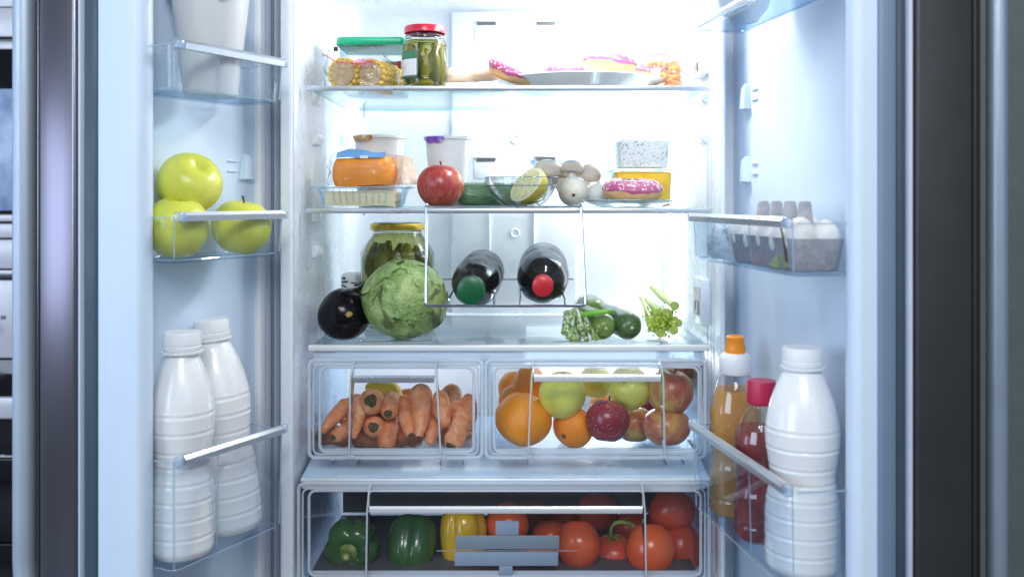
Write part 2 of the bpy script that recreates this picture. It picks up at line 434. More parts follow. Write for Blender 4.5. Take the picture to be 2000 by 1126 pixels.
# ------------------------------------------------------------------ doors
# local frame of a door: x = s*u (u runs from hinge side towards the camera), y = n (inward normal), z up
def door_frame(Fpt, Npt, s):
    u = Vector((Npt[0]-Fpt[0], Npt[1]-Fpt[1])).normalized()
    n_ = Vector((-u.y, u.x)) if s > 0 else Vector((u.y, -u.x))
    O = Vector(Fpt)-0.115*n_
    rz = math.atan2(s*u.y, s*u.x)
    return u, n_, O, rz
LU, LN, LO, LRZ = door_frame((-0.3456, -0.13), (-0.446, -0.319), 1)
RU, RN, RO, RRZ = door_frame((0.2725, -0.13), (0.326, -0.46), -1)
def LD(u, n_, z=0): p = LO+u*LU+n_*LN; return Vector((p.x, p.y, z))
def RD(u, n_, z=0): p = RO+u*RU+n_*RN; return Vector((p.x, p.y, z))
def dpx(p): return 1000+F*p.x/(D+p.y)
DZ0, DZ1 = 0.58, 1.84
def make_door(O, rz, s, u0, u1, rimh, fard, label, slabn, steelm, un):
    """door panel > rims, gasket, steel edge, handle; all in the door's own frame"""
    zc_, h = (DZ0+DZ1)/2, DZ1-DZ0
    def bx(name, ua, ub, na, nb, mat, par, r=0.004, seg=2, za=DZ0, zb=DZ1):
        return MB().rbox((s*(ua+ub)/2, (na+nb)/2, (za+zb)/2), (abs(ub-ua), abs(nb-na), zb-za), r, seg).build(name, mat, par)
    d = bx('door', u0, u1-0.002, -0.02, 0.0, door_liner, fr, 0.002)
    d.location = (O.x, O.y, 0); d.rotation_euler = (0, 0, rz); d['label'] = label
    # near rim: tall moulded rim with a rounded crest
    mb = MB(); wd = 0.03
    prof = []
    for k in range(9):
        a = PI*k/8; prof.append((u1-wd/2+wd/2*math.cos(a), rimh-0.012+0.012*math.sin(a)))
    prof = [(u1, -0.004)]+prof+[(u1-wd-0.006, 0.012), (u1-wd-0.02, 0.001), (u1-wd-0.02, -0.004)]
    loft(mb, [[(s*a, b, z) for a, b in prof] for z in (DZ0, DZ1)])
    mb.build('liner_rim', door_liner, d, 50)
    # far rim
    bx('liner_rim', u0-0.012, u0+0.004, -0.004, fard, trim_white, d, 0.004, 3)
    bx('gasket', u0-0.030, u0-0.013, -0.012, fard-0.004, gasket_pale, d, 0.004, 3)
    bx('gasket', u0-0.038, u0-0.031, -0.012, fard-0.006, alu, d, 0.002)
    bx('gasket', u0-0.058, u0-0.039, -0.014, fard-0.008, gasket_pale, d, 0.004, 3)
    # slab edge facing the camera
    bx('gasket', u1-0.02, u1+0.004, -0.030+un, -0.005, gasket, d, 0.005, 3)
    bx('gasket', u1-0.02, u1+0.008, -0.036+un, -0.031+un, gasket_pale, d, 0.002)
    bx('slab_core', u0-0.02, u1-0.021, -slabn, -0.021, steel_dark, d, 0.002)
    bx('steel_edge', u1-0.019, u1+0.012, -slabn, -0.038+un, steelm, d, 0.004, 3)
    bx('edge_bead', u1+0.006, u1+0.013, -slabn-0.003, -slabn-0.0005, steelm, d, 0.0012)
    return d
ld = make_door(LO, LRZ, 1, -0.062, 0.236, 0.076, 0.010, 'left door, swung wide open', 0.112, steel, 0.0)
rd = make_door(RO, RRZ, -1, -0.118, 0.352, 0.046, 0.032, 'right door, swung open past a right angle', 0.098, steel_dark, 0.012)
# handles
mb = MB(); zz = [0.60]+[0.6+0.02*k for k in range(1, 60)]
hp = []
zb_ = Z(1100, -0.26)
for k in range(10):
    a = PI/2*k/9; hp.append((0.245, -0.112-0.036*math.sin(a), zb_-0.09+0.09*(1-math.cos(a))))
hp += [(0.245, -0.148, z) for z in (1.2, 1.5, 1.84)]
mb.tube(hp, 0.0155, 16); mb.build('handle', plain('handle_steel', (0.42, 0.50, 0.60), 0.45, 0.02, metal=0.35), ld)
mb = MB(); mb.tube([(-0.335, -0.150, z) for z in (0.58, 1.2, 1.84)], 0.0125, 16); mb.build('handle', plain('handle_steel_blue', (0.34, 0.42, 0.52), 0.4, 0.02, metal=0.5), rd)
MB().rbox((-0.353, 0.006, (DZ0+DZ1)/2), (0.010, 0.022, DZ1-DZ0), 0.004, 3).build('gasket', plain('rim_shade_blue', (0.17, 0.24, 0.34), 0.45, 0.03), rd)  # dark strip stands in for shade on the rim's outer third, not rubber
MB().box((-0.33, -0.118, 1.2), (0.01, 0.02, 1.2)).build('handle_gap', dark_gap, rd)
# small moulded bin hooks on the door panels
def hook(par, s, u, z, fl_=1):
    mb = MB()
    loops = []
    for zz_, ww, dd in ((-0.022, 0.011, 0.004), (-0.020, 0.012, 0.011), (0.014, 0.008, 0.009), (0.02, 0.005, 0.004)):
        loops.append([(s*u+a*ww, 0.0+b*dd, z+zz_) for a, b in ((-1, 0), (1, 0), (0.8, 1), (-0.8, 1))])
    loft(mb, loops); mb.build('bin_hook', door_liner, par, 40)
    for k in (-1, 1):
        MB().rbox((s*(u+0.028), 0.001, z+k*0.008), (0.02, 0.004, 0.003), 0.001).build('hook_rib', door_liner, par)
hook(ld, 1, -0.035, Z(325, -0.05)); hook(rd, -1, -0.055, Z(188, -0.06)); hook(rd, -1, -0.055, Z(330, -0.06))

# door bins
def door_bin(O, rz, s, L, zt, h, label, front_n=0.115, back_n=0.014, taper=0.012, nearz=0.0, grp='clear bins on the doors', bar=True):
    """clear moulded bin hanging on a door; zt = height of its front bar"""
    t = thing('door_bin', label, 'door bin', (O.x, O.y, zt-h), rz, grp)
    wd = L; dp = front_n-back_n
    c = Matrix.Translation((s*L/2, (front_n+back_n)/2, 0))
    # walls as separate thin moulded sheets: front, two sides, floor, back
    mb = MB(); tray(mb, wd, dp, h, 0.014, 0.0022, taper*0.4, M=c); mb.build('tub', plas, t, 40)
    mb = MB(); lp = [(x, y, 0.004) for x, y in rr(wd-0.012, dp-0.012, 0.012)]
    mb.tube([c @ Vector(p) for p in lp], 0.0009, 6, closed=True)
    for sx in (0, 1):
        pts = [(s*(sx*L+(0.003 if sx == 0 else -0.003)), front_n-0.003, h), (s*(sx*L+(0.006 if sx == 0 else -0.006)), front_n-0.006, 0.006)]
        mb.tube(pts, 0.0012, 6)
    mb.tube([(s*0.0, front_n-0.008, h-0.001), (s*0.0, back_n, h-0.001)], 0.0011, 6)
    mb.tube([(s*L, front_n-0.008, h-0.001), (s*L, back_n, h-0.001)], 0.0012, 6)
    mb.build('moulded_edge', plas_edge, t)
    mb = MB()
    for q in (0.62,): mb.tube([(s*L*q, front_n-0.003, h-0.006), (s*L*q, front_n-0.006, 0.012)], 0.0009, 5)
    mb.build('rib', plas_edge, t)
    if bar:
        mb = MB(); pts = [(s*0.005, front_n+0.001, h+0.001), (s*(L-0.016), front_n+0.001, h+0.001)]
        prof = [(-0.003, -0.006), (0.0045, -0.006), (0.006, 0.002), (0.002, 0.0065), (-0.003, 0.0065)]
        loft(mb, [[(px_, front_n+a, h+b) for a, b in prof] for px_ in (s*0.005, s*(L-0.016))])
        mb.build('front_bar', alu, t, 40)
        MB().rbox((s*(L-0.009), front_n, h), (0.012, 0.011, 0.014), 0.003, 3).build('end_cap', plas_edge, t)
        MB().rbox((s*0.0, front_n, h), (0.008, 0.010, 0.013), 0.003, 3).build('end_cap', plas_edge, t)
    return t
zl = lambda py, p: Z(py, p.y)
pf = LD(0, 0.115); pr = RD(0, 0.115)
LB1z, LB2z, LB3z = zl(124, pf), zl(419, pf), zl(836, pf)
RB2z, RB3z, RB1z = zl(424, pr), zl(828, pr), zl(-140, pr)
lb1 = door_bin(LO, LRZ, 1, 0.214, LB1z, 0.062, 'top clear bin of the left door holding a white tub')
lb2 = door_bin(LO, LRZ, 1, 0.214, LB2z, 0.062, 'middle clear bin of the left door full of green apples')
lb3 = door_bin(LO, LRZ, 1, 0.214, LB3z, 0.150, 'deep clear bin of the left door holding two milk bottles', taper=0.02)
rb2 = door_bin(RO, RRZ, -1, 0.334, RB2z, 0.064, 'shallow clear bin of the right door with the egg carton', back_n=0.03)
rb3 = door_bin(RO, RRZ, -1, 0.334, RB3z, 0.128, 'deep clear bin of the right door holding juice and milk bottles', back_n=0.03, taper=0.02)
RB1F = Z(66, pr.y)
rb1 = door_bin(RO, RRZ, -1, 0.334, RB1F+0.11, 0.11, 'highest clear bin of the right door, cut by the photo top', back_n=0.03)
MB().rbox((-0.167, 0.113, 0.010), (0.330, 0.006, 0.010), 0.002).build('front_rail', clear('frosted_rail', tint=(0.85, 0.9, 0.95), haze=0.6, body=(0.88, 0.92, 0.96), rough=0.1), rb1)
LBF = [LB1z-0.062, LB2z-0.062, LB3z-0.150]; RBF = [RB1F, RB2z-0.064, RB3z-0.128]

# ------------------------------------------------------------------ shelves
S1, S2, S3 = ZC+0.1865, ZC-0.0165, ZC-0.2413
SXL, SXR = -0.3425, 0.329
def shelf(z, label, th=0.0085):
    t = thing('glass_shelf', label, 'shelf', (0, 0, z-0.004), 0, 'glass shelves')
    MB().rbox(((SXL+SXR)/2, 0.198, 0.002), (SXR-SXL-0.004, 0.385, 0.004), 0.0008).build('glass_plate', glass, t)
    MB().rbox(((SXL+SXR)/2, 0.001, 0.0005), (SXR-SXL, 0.010, th), 0.002, 3).build('front_trim', alu, t)
    MB().rbox(((SXL+SXR)/2, 0.393, 0.002), (SXR-SXL-0.05, 0.004, 0.006), 0.001).build('rear_edge', glass_edge, t)
    for x in (SXL+0.002, SXR-0.002):
        MB().rbox((x, 0.20, 0.002), (0.002, 0.375, 0.0044), 0.0006).build('side_edge', glass_edge, t)
    for x in (X(710, 0.38), X(1290, 0.38)):
        MB().rbox((x, 0.388, 0.0), (0.004, 0.012, 0.03), 0.002).build('rear_clip', plas_edge, t)
    return t
shelf(S1, 'upper glass shelf carrying the donut plate and pickle jar')
shelf(S2, 'lower glass shelf carrying the red apple and glass bowl')

# crisper cover (third shelf)
t = thing('crisper_cover', 'white framed glass cover under the cabbage and over two drawers', 'shelf', (0, 0, S3-0.004))
cx0, cx1 = X(603, 0), X(1386, 0)
MB().rbox(((cx0+cx1)/2, 0.20, 0.001), (cx1-cx0-0.006, 0.385, 0.004), 0.001).build('glass_plate', clear('frosted_glass', tint=(0.90, 0.95, 0.97), edge=(0.7, 0.82, 0.88), haze=0.10, refl=1.3, rough=0.06), t)
MB().rbox(((cx0+cx1)/2, 0.0, -0.002), (cx1-cx0, 0.010, 0.010), 0.002, 3).build('front_trim', alu_light, t)
MB().rbox(((cx0+cx1)/2, 0.007, -0.0165), (cx1-cx0-0.014, 0.008, 0.017), 0.002).build('frame_rail', clear('frost_rail', tint=(0.70, 0.83, 0.95), edge=(0.5, 0.65, 0.8), haze=0.55, rough=0.15, refl=1.2), t)
patch = clear('print_reflection_frost', tint=(0.85, 0.9, 0.93), haze=0.55, body=(0.75, 0.82, 0.88))  # pale patches for print, some of them painted reflections on the glass
for a, b, y0, y1 in ((700, 770, 0.015, 0.05), (765, 845, 0.02, 0.05), (868, 948, 0.01, 0.035), (1080, 1150, 0.02, 0.05), (1265, 1305, 0.03, 0.06)):
    MB().rbox(((X(a, 0.03)+X(b, 0.03))/2, (y0+y1)/2, 0.0038), (X(b, .03)-X(a, .03), y1-y0, 0.0006), 0.0002).build('print_reflection_patch', patch, t)
for x in (cx0+0.012, X(945, 0.0), cx1-0.012):
    MB().rbox((x, 0.19, -0.016), (0.006, 0.36, 0.018), 0.002).build('runner', plas_edge, t)

# plate between the drawers
t = thing('drawer_divider', 'white shallow plate between the fruit drawers and the big bottom drawer', 'shelf', (0, 0, Z(926, -0.02)-0.006))
dx0, dx1 = X(588, -0.02), X(1386, -0.02)
mb = MB()
prof = [(-0.022, -0.010), (-0.024, -0.003), (-0.018, 0.0), (0.02, 0.004), (0.07, 0.012), (0.36, 0.012), (0.36, 0.002), (0.0, -0.008)]
loft(mb, [[(x, a, b) for a, b in prof] for x in (dx0, dx1)])
mb.build('plate', plain('plate_pale_blue', (0.58, 0.76, 0.95), 0.25, 0.01), t, 30)  # blue of the shade under the drawers is put into this colour
MB().rbox(((dx0+dx1)/2, -0.024, -0.002), (dx1-dx0, 0.006, 0.006), 0.002, 3).build('front_trim', alu_light, t)
for a in (650, 700, 860, 905, 1010, 1030, 1300, 1335):
    MB().rbox((X(a, 0.03), 0.055, 0.0115), (0.0022, 0.06, 0.006), 0.0008).build('rib', plas_edge, t)

# ------------------------------------------------------------------ drawers
def frame_tube(mb, x0, x1, z0, z1, y, r, rad, M=None, flat=1.0):
    pts = [(x+(x0+x1)/2, y, z+(z0+z1)/2) for x, z in rr(x1-x0, z1-z0, rad, 5)]
    mb.tube(pts, r, 6, closed=True)
def drawer(label, px0, px1, py0, py1, Y, depth, hx0, hx1, bar0, bar1, inset, group=None, hslope=9, barmat=None, hood_out=0.030, lip=16, tint=None):
    x0, x1, z0, z1 = X(px0, Y), X(px1, Y), Z(py1, Y), Z(py0, Y)
    cxm = (x0+x1)/2
    t = thing('drawer', label, 'drawer', (cxm, Y, z0), 0, group)
    w_, h_ = x1-x0, z1-z0
    M = Matrix.Translation((0, depth/2, 0))
    mb = MB(); tray(mb, w_, depth, h_, 0.012, 0.0028, 0.006, M=M); mb.build('tub', plas, t, 40)
    fx0, fx1 = -w_/2, w_/2
    mb = MB(); frame_tube(mb, fx0+0.001, fx1-0.001, 0.001, h_-0.001, -0.001, 0.0030, 0.010)
    frame_tube(mb, fx0+0.008, fx1-0.008, 0.007, h_-0.009, -0.002, 0.0016, 0.010); mb.build('outer_rim', drawer_edge, t)
    i = W(inset, Y)
    mb = MB(); frame_tube(mb, fx0+i, fx1-i*0.8, W(lip, Y)*0.75, h_-0.012, -0.002, 0.0025, 0.012); mb.build('inner_rim', drawer_edge, t)
    # thick moulded floor lip and top rail
    MB().rbox((0, 0.004, W(lip, Y)*0.9), (w_-2*i, 0.006, W(lip, Y)*0.5), 0.002).build('floor_lip', clear('lip_plastic', tint=(0.85, 0.91, 0.97), haze=0.45, body=(0.78, 0.85, 0.93), rough=0.1), t)
    MB().rbox((0, 0.002, h_-0.006), (w_-0.012, 0.007, 0.008), 0.002).build('top_rail', drawer_edge, t)
    # the handle hood: two fins, a bar and a clear cover
    a, b = X(hx0, Y)-cxm, X(hx1, Y)-cxm; sl = W(hslope, Y)
    tb = z0-z0
    zbar = (Z((bar0+bar1)/2, Y)-z0)
    for sx, xx in ((-1, a), (1, b)):
        mb = MB()
        th = 0.0028
        q = [(xx, -0.002, h_), (xx, -hood_out*0.85, h_-0.008), (xx+sx*sl*0.3, -hood_out, zbar), (xx+sx*sl, -0.012, 0.006), (xx+sx*sl, -0.002, 0.004)]
        vs = [(x-th/2, y, z) for x, y, z in q]+[(x+th/2, y, z) for x, y, z in q]
        nq = len(q); fs = [tuple(range(nq)), tuple(range(nq, 2*nq))]+[(k, (k+1) % nq, nq+(k+1) % nq, nq+k) for k in range(nq)]
        mb.add(vs, fs); mb.build('handle_fin', drawer_edge, t, 30)
    mb = MB(); frame_tube(mb, a, b, zbar-0.0001, h_-0.006, -hood_out*0.8, 0.0013, 0.006); mb.build('handle_rim', drawer_edge, t)
    mb = MB(); hz = W((bar1-bar0)/2, Y)
    loft(mb, [[(x, -hood_out+dy, zbar+dz) for dy, dz in ((0, -hz), (-0.003, -hz*0.3), (-0.003, hz*0.5), (0.001, hz), (0.006, hz*0.6), (0.006, -hz*0.8))] for x in (a+0.002, b-0.002)])
    mb.build('handle_bar', barmat or alu, t, 40)
    mb = MB(); mb.add([(a, -0.003, h_-0.001), (b, -0.003, h_-0.001), (b, -hood_out*0.85, h_-0.007), (a, -hood_out*0.85, h_-0.007), (b, -hood_out, zbar+hz), (a, -hood_out, zbar+hz)], [(0, 1, 2, 3), (3, 2, 4, 5)])
    mb.build('handle_hood', plas, t)
    for xx in (a-sl, b+sl):
        MB().rbox((xx, -0.004, 0.003), (0.016, 0.006, 0.006), 0.002).build('foot', drawer_edge, t)
    return t, cxm, z0
dL = drawer('clear drawer full of carrots, left below the cabbage', 603, 943, 702, 894, -0.005, 0.34, 693, 853, 726, 740, 22, 'upper crisper drawers')
dR = drawer('clear drawer full of oranges and apples, right below the courgettes', 948, 1378, 702, 894, -0.005, 0.34, 1040, 1287, 724, 738, 17, 'upper crisper drawers', barmat=alu_light)
dB = drawer('wide clear drawer of peppers and tomatoes at the bottom', 582, 1386, 942, 1138, -0.035, 0.34, 725, 1252, 976, 990, 22, None, barmat=alu_light, hslope=8, lip=20)
MB().rbox((0, 0.16, 0.0045), (dx1-dx0-0.03, 0.30, 0.002), 0.0008).build('floor_shade', plain('drawer_shade_dark', (0.095, 0.092, 0.105), 0.4, 0.1), dB[0])  # dark sheet added to stand in for shade on the drawer floor
MB().rbox((0, 0.325, 0.085), (dx1-dx0-0.03, 0.004, 0.158), 0.001).build('rear_shade', plain('drawer_shade_dark', (0.095, 0.092, 0.105), 0.4, 0.1), dB[0])  # second dark sheet, standing in for the shaded back of the drawer
# the grey stickers on the bottom drawer's front
stk = plain('grey_sticker', (0.20, 0.25, 0.31), 0.6, 0.03, bmp=0.1)
stk2 = plain('blue_grey_sticker', (0.24, 0.31, 0.42), 0.6, 0.03, bmp=0.1)
t, cxm, z0 = dB; Ys = -0.035
for (a, b, c, d_, m_) in ((890, 1092, 1043, 1070, stk), (888, 1090, 1075, 1102, stk2), (968, 1013, 1015, 1042, stk2), (975, 1001, 1102.5, 1128, stk2)):
    MB().rbox(((X(a, Ys)+X(b, Ys))/2-cxm, -0.0035, (Z(c, Ys)+Z(d_, Ys))/2-z0), (X(b, Ys)-X(a, Ys), 0.001, Z(c, Ys)-Z(d_, Ys)), 0.0003).build('sticker', m_, t)
MB().rbox(((X(853, Ys)+X(1128, Ys))/2-cxm, -0.0035, Z(1073, Ys)-z0), (X(1128, Ys)-X(853, Ys), 0.001, W(1.6, Ys)), 0.0003).build('sticker_line', alu, t)

# bottle rack of chromed wire hooked on the lower glass shelf
t = thing('wire_bottle_rack', 'chrome wire rack hung from the lower glass shelf, holding two dark bottles', 'bottle rack', (0, 0, 0))
wr = 0.0023
yt, yb = -0.010, -0.028
A = at(833, 404, yt); B = at(1135, 404, yt); C_ = at(832, 597, yb); E = at(1144, 597, yb)
def rnd(pts, r=0.006, n=4):
    out = []
    for i, p in enumerate(pts):
        p = Vector(p)
        if i in (0, len(pts)-1): out.append(p); continue
        a = (Vector(pts[i-1])-p); b = (Vector(pts[i+1])-p)
        ra = min(r, a.length/2); a.normalize(); b.normalize()
        p0, p1 = p+a*ra, p+b*ra
        for k in range(n+1):
            q = k/n; out.append(p0.lerp(p, q).lerp(p.lerp(p1, q), q))
    return out
mb = MB()
mb.tube(rnd([A+Vector((0, 0.10, 0.004)), A+Vector((0, 0, 0.005)), C_, E, B+Vector((0, 0, 0.005)), B+Vector((0, 0.10, 0.004))]), wr, 8)
mb.tube([A+Vector((0, 0.016, 0.0)), B+Vector((0, 0.016, 0.0))], 0.0017, 8)
mb.build('front_frame', chrome, t)
RK = []
for px in (876, 965, 1016, 1104):
    mb = MB(); p0 = at(px, 598, yb); p1 = Vector((p0.x*1.02, 0.27, Z(548, 0.27)))
    mb.tube(rnd([p0+Vector((0, 0, 0.0)), p0+Vector((0, 0.004, 0.012)), p0+Vector((0, 0.02, 0.012)), p1]), 0.0019, 8); mb.build('rail', chrome, t)
mb = MB(); mb.tube([at(860, 545, 0.27), at(1120, 545, 0.27)], 0.002, 8); mb.build('rear_bar', chrome, t)
# ------------------------------------------------------------------ food materials
def fruit_mat(name, stops, rough=0.35, scale=18, sc=(1, 1, 1), speck=None, bmp=0.0, bs=300, sss=0.0, streak=None, dist=0.6, coat=0.0, zgrad=None):
    m, nt, b, o = nodes(name); setp(b, rough=rough, sss=sss, coat=coat)
    b.inputs['Subsurface Scale'].default_value = 0.008
    b.inputs['Subsurface Radius'].default_value = (1.0, 0.6, 0.35)
    info = nt.nodes.new('ShaderNodeObjectInfo')
    add = nt.nodes.new('ShaderNodeVectorMath'); add.operation = 'ADD'
    sc_ = nt.nodes.new('ShaderNodeVectorMath'); sc_.operation = 'SCALE'; sc_.inputs[0].default_value = (7, 3, 5)
    nt.links.new(info.outputs['Random'], sc_.inputs['Scale'])
    nt.links.new(coord(nt, sc), add.inputs[0]); nt.links.new(sc_.outputs[0], add.inputs[1])
    v = add.outputs[0]
    f = nz(nt, scale, 5, 0.55, vec=v, dist=dist)
    col = ramp(nt, f, stops)
    if streak:      # fine streaks running from stem to base
        g = nz(nt, 1.0, 3, 0.6, vec=coord(nt, (160, 160, 16)))
        col = mixc(nt, ramp(nt, g, [(0.45, 0.0), (0.7, 0.55)]), col, streak)
    if zgrad:
        tc = nt.nodes.new('ShaderNodeTexCoord'); sp = nt.nodes.new('ShaderNodeSeparateXYZ')
        nt.links.new(tc.outputs['Object'], sp.inputs[0])
        mr = nt.nodes.new('ShaderNodeMapRange'); mr.inputs[1].default_value = zgrad[0]; mr.inputs[2].default_value = zgrad[1]
        nt.links.new(sp.outputs[2], mr.inputs[0]); col = mixc(nt, mr.outputs[0], col, zgrad[2])
    if speck:
        vo = nt.nodes.new('ShaderNodeTexVoronoi'); vo.inputs['Scale'].default_value = speck[1]
        nt.links.new(v, vo.inputs['Vector'])
        col = mixc(nt, ramp(nt, vo.outputs['Distance'], [(speck[2], 1.0), (speck[2]+0.06, 0.0)]), col, speck[0])
    nt.links.new(col, b.inputs['Base Color'])
    if bmp: bump(nt, b, nz(nt, bs, 2, vec=v), bmp, 0.0015)
    MATS[name] = m; return m
apple_red = fruit_mat('apple_red_skin', [(0.34, (0.68, 0.45, 0.13)), (0.42, (0.48, 0.13, 0.07)), (0.54, (0.31, 0.030, 0.035))], 0.30, 9, speck=((0.72, 0.52, 0.36), 260, 0.10), streak=(0.55, 0.16, 0.08), sss=0.05)
apple_deep = fruit_mat('apple_deep_red_skin', [(0.28, (0.40, 0.10, 0.07)), (0.45, (0.30, 0.030, 0.045)), (0.65, (0.20, 0.015, 0.03))], 0.26, 12, speck=((0.70, 0.45, 0.36), 240, 0.13))
apple_mix = fruit_mat('apple_blush_skin', [(0.36, (0.60, 0.50, 0.10)), (0.50, (0.55, 0.24, 0.10)), (0.63, (0.38, 0.05, 0.06))], 0.30, 15, speck=((0.75, 0.6, 0.35), 240, 0.10), streak=(0.48, 0.10, 0.08))
apple_green = fruit_mat('apple_green_skin', [(0.3, (0.74, 0.75, 0.10)), (0.7, (0.84, 0.82, 0.20))], 0.30, 12, speck=((0.72, 0.78, 0.40), 220, 0.08), sss=0.08)
apple_lime = fruit_mat('apple_lime_skin', [(0.28, (0.50, 0.58, 0.05)), (0.5, (0.64, 0.67, 0.09)), (0.72, (0.76, 0.74, 0.14))], 0.33, 12, speck=((0.35, 0.42, 0.12), 130, 0.05), sss=0.08)
orange_skin = fruit_mat('orange_skin', [(0.3, (0.93, 0.27, 0.005)), (0.7, (0.97, 0.35, 0.01))], 0.36, 10, bmp=0.8, bs=420, sss=0.06)
lemon_skin = fruit_mat('lemon_skin', [(0.3, (0.96, 0.69, 0.02)), (0.7, (0.94, 0.73, 0.06))], 0.38, 12, bmp=0.5, bs=330, sss=0.06)
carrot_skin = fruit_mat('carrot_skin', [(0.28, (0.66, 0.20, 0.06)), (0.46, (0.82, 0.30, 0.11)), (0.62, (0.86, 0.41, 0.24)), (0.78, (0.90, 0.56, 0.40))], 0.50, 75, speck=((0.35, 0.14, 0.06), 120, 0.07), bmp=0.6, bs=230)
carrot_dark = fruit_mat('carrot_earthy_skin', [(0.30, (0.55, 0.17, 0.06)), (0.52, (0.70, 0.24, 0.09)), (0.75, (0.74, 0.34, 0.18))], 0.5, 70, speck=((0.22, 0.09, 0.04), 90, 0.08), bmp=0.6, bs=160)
scar = fruit_mat('stem_scar', [(0.40, (0.045, 0.030, 0.012)), (0.62, (0.17, 0.12, 0.045))], 0.75, 320)
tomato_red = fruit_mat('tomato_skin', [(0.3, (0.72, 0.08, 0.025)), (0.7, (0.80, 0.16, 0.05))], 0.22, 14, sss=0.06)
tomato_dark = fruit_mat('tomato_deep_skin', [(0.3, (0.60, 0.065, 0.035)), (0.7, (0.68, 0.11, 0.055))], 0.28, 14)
pepper_green = fruit_mat('pepper_green_skin', [(0.3, (0.022, 0.075, 0.018)), (0.7, (0.045, 0.14, 0.03))], 0.22, 12, coat=0.3)
pepper_yellow = fruit_mat('pepper_yellow_skin', [(0.3, (0.75, 0.42, 0.01)), (0.7, (0.85, 0.52, 0.02))], 0.22, 12, coat=0.3)
stem_green = fruit_mat('green_stem', [(0.3, (0.12, 0.20, 0.03)), (0.7, (0.25, 0.34, 0.08))], 0.5, 60, bmp=0.4)
stem_brown = fruit_mat('brown_stem', [(0.3, (0.05, 0.03, 0.015)), (0.7, (0.14, 0.08, 0.04))], 0.7, 120)
egg_skin = fruit_mat('aubergine_skin', [(0.3, (0.003, 0.0025, 0.005)), (0.7, (0.006, 0.004, 0.009))], 0.20, 10)
egg_skin.node_tree.nodes['Principled BSDF'].inputs['Specular IOR Level'].default_value = 0.32
milk_white = plain('milk_bottle_white', (0.82, 0.84, 0.85), 0.26, 0.01, sss=0.15, coat=0.3)
cap_white = plain('white_cap', (0.80, 0.83, 0.85), 0.35, 0.01)
tub_white = clear('tub_white', tint=(0.9, 0.93, 0.95), haze=0.86, body=(0.85, 0.88, 0.91), rough=0.2)

# ------------------------------------------------------------------ builders
def basis(d, roll=0):
    """rotation that turns +z towards d"""
    return Vector(d).normalized().to_track_quat('Z', 'Y').to_matrix().to_4x4() @ Matrix.Rotation(roll, 4, 'Z')
def apple_mesh(R, hgt=0.92, seed=0):
    prof = []
    for k in range(29):
        t = PI*k/28; c, s_ = math.cos(t), math.sin(t)
        r = R*(s_**0.94)*(1+0.05*c)
        z = R*hgt*c
        z -= 0.26*R*math.exp(-(r/(0.26*R))**2) if c > 0 else 0
        z += 0.14*R*math.exp(-(r/(0.24*R))**2) if c < 0 else 0
        prof.append((r if 0 < k < 28 else 0, z))
    mb = MB()
    mb.lathe(prof, 40, mod=lambda a, z: 1+0.022*math.cos(5*a+seed)*(0.5-z/R*0.5)+0.02*math.sin(2*a+seed*2))
    return mb
def apple(px, py, rpx, Y, mat, label, d=(0.1, -0.15, 1), roll=0, group=None, hgt=0.92, stem=True, name='apple', cat='apple', pos=None, R=None):
    R = R or W(rpx, Y); p = pos or at(px, py, Y)
    t = thing(name, label, cat, p, group=group, rot=basis(d, roll).to_euler())
    apple_mesh(R, hgt, roll).build('skin', mat, t, 180)
    if stem:
        MB().tube([(0, 0, R*hgt*0.70), (R*0.02, 0, R*hgt*0.92), (R*0.10, 0.0, R*hgt*1.12)], [R*0.035, R*0.03, R*0.05], 7).build('stem', stem_brown, t)
    mb = MB()
    for k in range(5):
        a = 2*PI*k/5
        mb.add([(0, 0, -R*hgt*0.83), (R*.10*math.cos(a-.4), R*.10*math.sin(a-.4), -R*hgt*0.86), (R*.15*math.cos(a), R*.15*math.sin(a), -R*hgt*0.93), (R*.10*math.cos(a+.4), R*.10*math.sin(a+.4), -R*hgt*0.86)], [(0, 1, 2, 3)])
    mb.build('calyx', stem_brown, t)
    return t
def blob(R, sx=1, sy=1, sz=1, lump=0.02, f=1.3, seed=0, nu=36, nv=22):
    mb = MB(); prof = [(R*math.sin(PI*k/nv) if 0 < k < nv else 0, -R*math.cos(PI*k/nv)) for k in range(nv+1)]
    mb.lathe(prof, nu)
    out = []
    for v in mb.v:
        p = Vector(v); q = p/R*f+Vector((seed*3.1, seed*1.7, seed))
        out.append(tuple(Vector((p.x*sx, p.y*sy, p.z*sz))*(1+lump*noise.noise(q))))
    mb.v = out; return mb
def orange(px, py, rx, ry, Y, label, d=(0, 0, 1), navel=True, seed=0):
    R = W(rx, Y); t = thing('orange', label, 'orange', at(px, py, Y), group='oranges in the drawer', rot=basis(d).to_euler())
    blob(R, sz=ry/rx, lump=0.04, seed=seed).build('peel', orange_skin, t, 180)
    if navel:
        z = R*ry/rx
        M = Matrix.Translation((0, 0, z*1.0))
        MB().lathe([(R*0.16, -R*0.03), (R*0.10, R*0.012), (R*0.05, -0.0), (0, R*0.02)], 12, M, mod=lambda a, z: 1+0.25*math.sin(5*a)).build('navel', scar, t)
    return t
